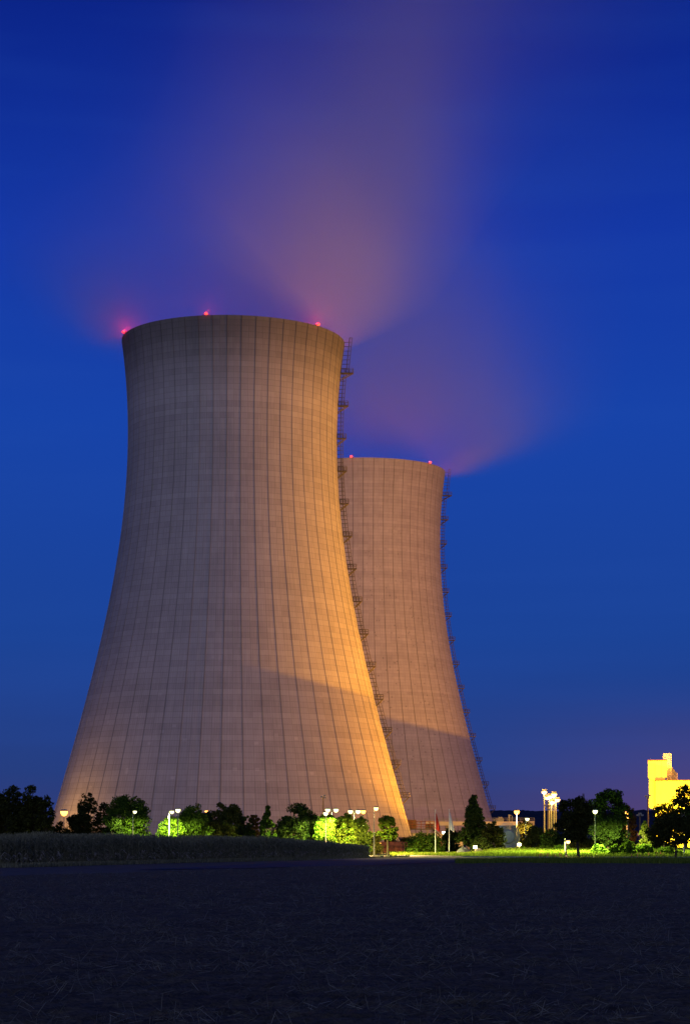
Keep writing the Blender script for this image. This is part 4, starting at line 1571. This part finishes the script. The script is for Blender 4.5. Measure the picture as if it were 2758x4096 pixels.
# ------------------------------------------------------------------ yellow building
def yellow_building():
    d = 560.0
    X0 = gx(2593, d)
    root = empty('yellow_building', (X0, d, 0), -0.147)
    tag(root, 'floodlit yellow sheet-metal plant building with a taller head block', 'building')
    fx = lambda px: gx(px, d) - X0
    zf = lambda py: gz(py, d)
    # main block, in front
    MB().box(((fx(2619) + fx(2870)) / 2, 8, zf(3123) / 2 - 0.02), (fx(2870) - fx(2619), 16, zf(3123))).build('main_block', M['yellow'], root)
    MB().box(((fx(2618) + fx(2871)) / 2, 7.97, zf(3121)), (fx(2871) - fx(2618), 16.3, 0.24)).build('main_roof_edge', M['trim'], root)
    # shaft with slanting underside, cantilevered to the left
    MB().prism([(fx(2593), zf(3229)), (fx(2619) - 0.01, zf(3240)), (fx(2619) - 0.01, zf(3112)), (fx(2593), zf(3112))], 1.0, 9.0).build('shaft', M['yellow'], root)
    # head block with chamfered foot
    MB().prism([(fx(2593), zf(3112)), (fx(2604), zf(3119)), (fx(2652), zf(3119)), (fx(2662), zf(3108)), (fx(2664), zf(3106)), (fx(2664), zf(3043)), (fx(2589), zf(3043)), (fx(2589), zf(3108))], 0.6, 9.4).build('head_block', M['yellow_flat'], root)
    MB().box(((fx(2589) + fx(2664)) / 2, 5, zf(3041)), (fx(2665) - fx(2588), 9.2, 0.28)).build('head_roof_edge', M['trim'], root)
    sl = MB()
    for px in (2617, 2643):
        sl.box((fx(px), 0.595, (zf(3043) + zf(3118)) / 2), (0.035, 0.03, zf(3043) - zf(3118)))
    sl.build('panel_joint', M['brown'], root)
    sj = MB()
    for px in (2655, 2691, 2727, 2763, 2799):
        sj.box((fx(px), -0.012, zf(3123) / 2 - 0.1), (0.05, 0.03, zf(3123) - 0.3))
    for py in (3165, 3210, 3255):
        sj.box(((fx(2619) + fx(2870)) / 2, -0.016, zf(py)), (fx(2870) - fx(2619) - 0.05, 0.03, 0.045))
    sj.build('cladding_joint', M['yellow_flat'], root)
    # grey sloped conveyor house behind
    MB().prism([(fx(2664), zf(3055)), (fx(2680), zf(3062)), (fx(2705), zf(3092)), (fx(2706), zf(3123)), (fx(2664), zf(3123))], 4.0, 8.5).build('sloped_annex', M['grey_clad'], root)
    for px, py in ((2682, 3089), (2688, 3096), (2694, 3103), (2699, 3108)):
        MB().box((fx(px), 3.97, zf(py)), (0.17, 0.05, 0.33)).build('window', M['cream'], root)
    MB().box((fx(2704.5), 3.95, (zf(3090) + zf(3123)) / 2), (0.28, 0.1, zf(3090) - zf(3123))).build('annex_corner', M['cream'], root)
    # ladder with cage and top basket
    ld = MB()
    for px in (2667, 2680):
        ld.bar((fx(px), 2.5, zf(3118)), (fx(px), 2.5, zf(3014)), 0.09)
    for px in (2672.5,):
        ld.bar((fx(px), 2.5, zf(3105)), (fx(px), 2.5, zf(3014)), 0.07)
    for q in range(8):
        py = 3014 + q * 14
        ld.bar((fx(2667), 2.5, zf(py)), (fx(2680), 2.5, zf(py)), 0.07)
    ld.bar((fx(2667), 2.5, zf(3095)), (fx(2676), 2.5, zf(3110)), 0.07)
    lo = ld.build('ladder', M['white_pole'], root)
    cg = MB()
    for px in (2649.5, 2654, 2659, 2664):
        cg.bar((fx(px), 2.5, zf(3034)), (fx(px), 2.5, zf(3013.5)), 0.06)
    for py in (3013.5, 3020, 3027, 3034):
        cg.bar((fx(2649), 2.5, zf(py)), (fx(2665.5), 2.5, zf(py)), 0.07)
    cg.box((fx(2657), 3.1, zf(3034)), (fx(2666) - fx(2649), 1.3, 0.12))
    cg.build('basket', M['white_pole'], lo)
    an = MB().tube((fx(2600), 2, zf(3043)), (fx(2600), 2, zf(3029)), 0.03, 0.02, 6).tube((fx(2605), 2, zf(3043)), (fx(2605), 2, zf(3034)), 0.03, 0.02, 6)
    an.build('antenna', M['steel'], root)


yellow_building()
YL = (1.0, 0.66, 0.03)
for i, (px, dd, pw, ht) in enumerate(((2652, 541, 54e3, 3.0), (2735, 541, 60e3, 3.0), (2560, 528, 22e3, 4.0))):
    floodlight((gx(px, dd), dd, ht), math.radians(90), ['low floodlight aimed up the yellow wall behind the thin dark tree', 'low floodlight aimed up the yellow wall behind the pine', 'low floodlight aimed up the head block, left of the yellow building'][i], YL, pw, M['lamp_sodium'], beam=150)


# ------------------------------------------------------------------ maize
def maize():
    r = np.random.default_rng(21)
    # front border of the maize, from left to its right end
    fp = np.array([(-60, 140), gp(0, 3466), gp(350, 3457), gp(700, 3449.5), gp(1100, 3441), gp(1330, 3435), gp(1475, 3430.5)])
    seg = np.linalg.norm(np.diff(fp, axis=0), axis=1)
    cum = np.concatenate([[0], np.cumsum(seg)])
    rows = 11
    P = []
    for k in range(rows):
        n = int(cum[-1] / 0.16)
        s = (np.arange(n) + r.random(n)) * 0.16
        x = np.interp(s, cum, fp[:, 0])
        y = np.interp(s, cum, fp[:, 1])
        dy = 0.7 * k + r.normal(0, 0.12, n)
        h = 2.22 * r.uniform(0.86, 1.08, n) * (0.90 + 0.2 * smooth_noise(s, s * 0, 3.1, 40) )  * np.interp(s, [cum[-1] - 55, cum[-1]], [1, 0.66])
        P.append(np.stack([x - dy * 0.45, y + dy * 0.9, h], -1))
    P = np.concatenate(P)
    n = len(P)
    Q, Qd = [], []
    base = np.stack([P[:, 0], P[:, 1], np.full(n, -0.04)], -1)
    top = base + np.stack([r.normal(0, 0.05, n), r.normal(0, 0.05, n), P[:, 2]], -1)
    s = np.array([0.022, 0, 0])
    Q.append(np.stack([base - s, base + s, top + s * 0.5, top - s * 0.5], 1))
    for k in range(7):
        f = r.uniform(0.12, 0.95, n)
        a = r.uniform(0, 2 * PI, n)
        p0 = base + (top - base) * f[:, None]
        L = r.uniform(0.35, 0.75, n)
        hd = np.stack([np.cos(a), np.sin(a), np.zeros(n)], -1)
        p1 = p0 + hd * (L * 0.45)[:, None] + np.array([0, 0, 1]) * (L * r.uniform(0.3, 0.6, n))[:, None]
        p2 = p1 + hd * (L * 0.5)[:, None] - np.array([0, 0, 1]) * (L * r.uniform(0.0, 0.6, n))[:, None]
        w = np.stack([-np.sin(a), np.cos(a), np.zeros(n)], -1) * 0.04 + np.array([0, 0, 0.02])
        q1 = np.stack([p0 - w * 0.6, p0 + w * 0.6, p1 + w, p1 - w], 1)
        q2 = np.stack([p1 - w, p1 + w, p2 + w * 0.1, p2 - w * 0.1], 1)
        dry = (f < 0.42) & (r.random(n) < 0.34)
        Q += [q1[~dry], q2[~dry]]
        Qd += [q1[dry], q2[dry]]
    # tassels
    for k in range(3):
        a = r.uniform(0, 2 * PI, n)
        t2 = top + np.stack([np.cos(a) * 0.1, np.sin(a) * 0.1, r.uniform(0.12, 0.3, n)], -1)
        Q.append(np.stack([top - s * 0.7, top + s * 0.7, t2 + s * 0.4, t2 - s * 0.4], 1))
    o = np_quads('maize_field', np.concatenate(Q), M['corn'])
    tag(o, 'dark standing maize crop between the stubble field and the hedge', 'maize', kind='stuff')
    o = np_quads('dry_maize_leaves', np.concatenate(Qd), M['corn_dry'])
    tag(o, 'pale dry lower leaves along the front of the maize', 'dry leaves', kind='stuff')


maize()


# ------------------------------------------------------------------ grass
def blades(name, n, xy, h, w, m, label, cat, seed, bankz=False):
    r = np.random.default_rng(seed)
    x, y = xy
    n = len(x)
    H = h * r.uniform(0.5, 1.3, n)
    a = r.uniform(0, 2 * PI, n)
    zb = np.array([gnd(a_, b_) for a_, b_ in zip(x, y)]) if bankz else np.zeros(n)
    p = np.stack([x, y, zb - 0.03], -1)
    le = r.uniform(0.1, 0.55, n)
    q = p + np.stack([np.cos(a) * le * H, np.sin(a) * le * H, H], -1)
    s = np.stack([np.cos(a + 1.3), np.sin(a + 1.3), np.zeros(n)], -1) * w
    o = np_quads(name, np.stack([p - s, p + s, q + s * 0.25, q - s * 0.25], 1), m)
    tag(o, label, cat, kind='stuff')


def grass():
    r = np.random.default_rng(33)
    # meadow behind the road
    n = 60000
    y = r.uniform(262, 385, n)
    px = r.uniform(1560, 2900, n)
    keep = y > np.interp(px, [1560, 1850, 2180, 2900], [322, 284, 267, 266]) + 1.5
    nzv = smooth_noise(gx(px, y) + 50, y, 4.0, 8)
    keep &= r.random(n) < 0.35 + nzv
    y, px = y[keep], px[keep]
    blades('meadow_grass', 0, (gx(px, y), y), 0.5, 0.045, M['grass'], 'lit uneven meadow grass behind the road', 'grass', 1, True)
    # verge in front of the road at right
    n = 26000
    y = r.uniform(186, 244, n)
    px = r.uniform(1820, 2900, n)
    x = gx(px, y)
    keep = (y > far_edge(x) + 1.5) & (y < np.interp(px, [1820, 2150, 2250, 2900], [215, 236, 243, 240]))
    blades('verge_grass', 0, (x[keep], y[keep]), 0.32, 0.03, M['grass'], 'dark rough grass on the verge between stubble field and road', 'grass', 2)
    # strip along the foot of the maize
    n = 16000
    s = r.random(n)
    x = np.interp(s, [0, .25, .55, .8, 1], [-45, -24, -16, -6.5, 9])
    y = np.interp(s, [0, .25, .55, .8, 1], [145, 157, 195, 226, 292]) - r.uniform(-1.5, 5.0, n)
    blades('verge_grass', 0, (x, y), 0.30, 0.03, M['corn'], 'dull grass strip along the foot of the maize', 'grass', 3)
    # flowers
    n = 60
    y = r.uniform(268, 285, n)
    px = r.choice([2190, 2240, 2170, 2560, 2640], n) + r.normal(0, 16, n)
    blades('meadow_flowers', 0, (gx(px, y), y), 0.55, 0.07, M['petal'], 'scattered pink flowers on the near edge of the meadow', 'flowers', 4, True)


grass()
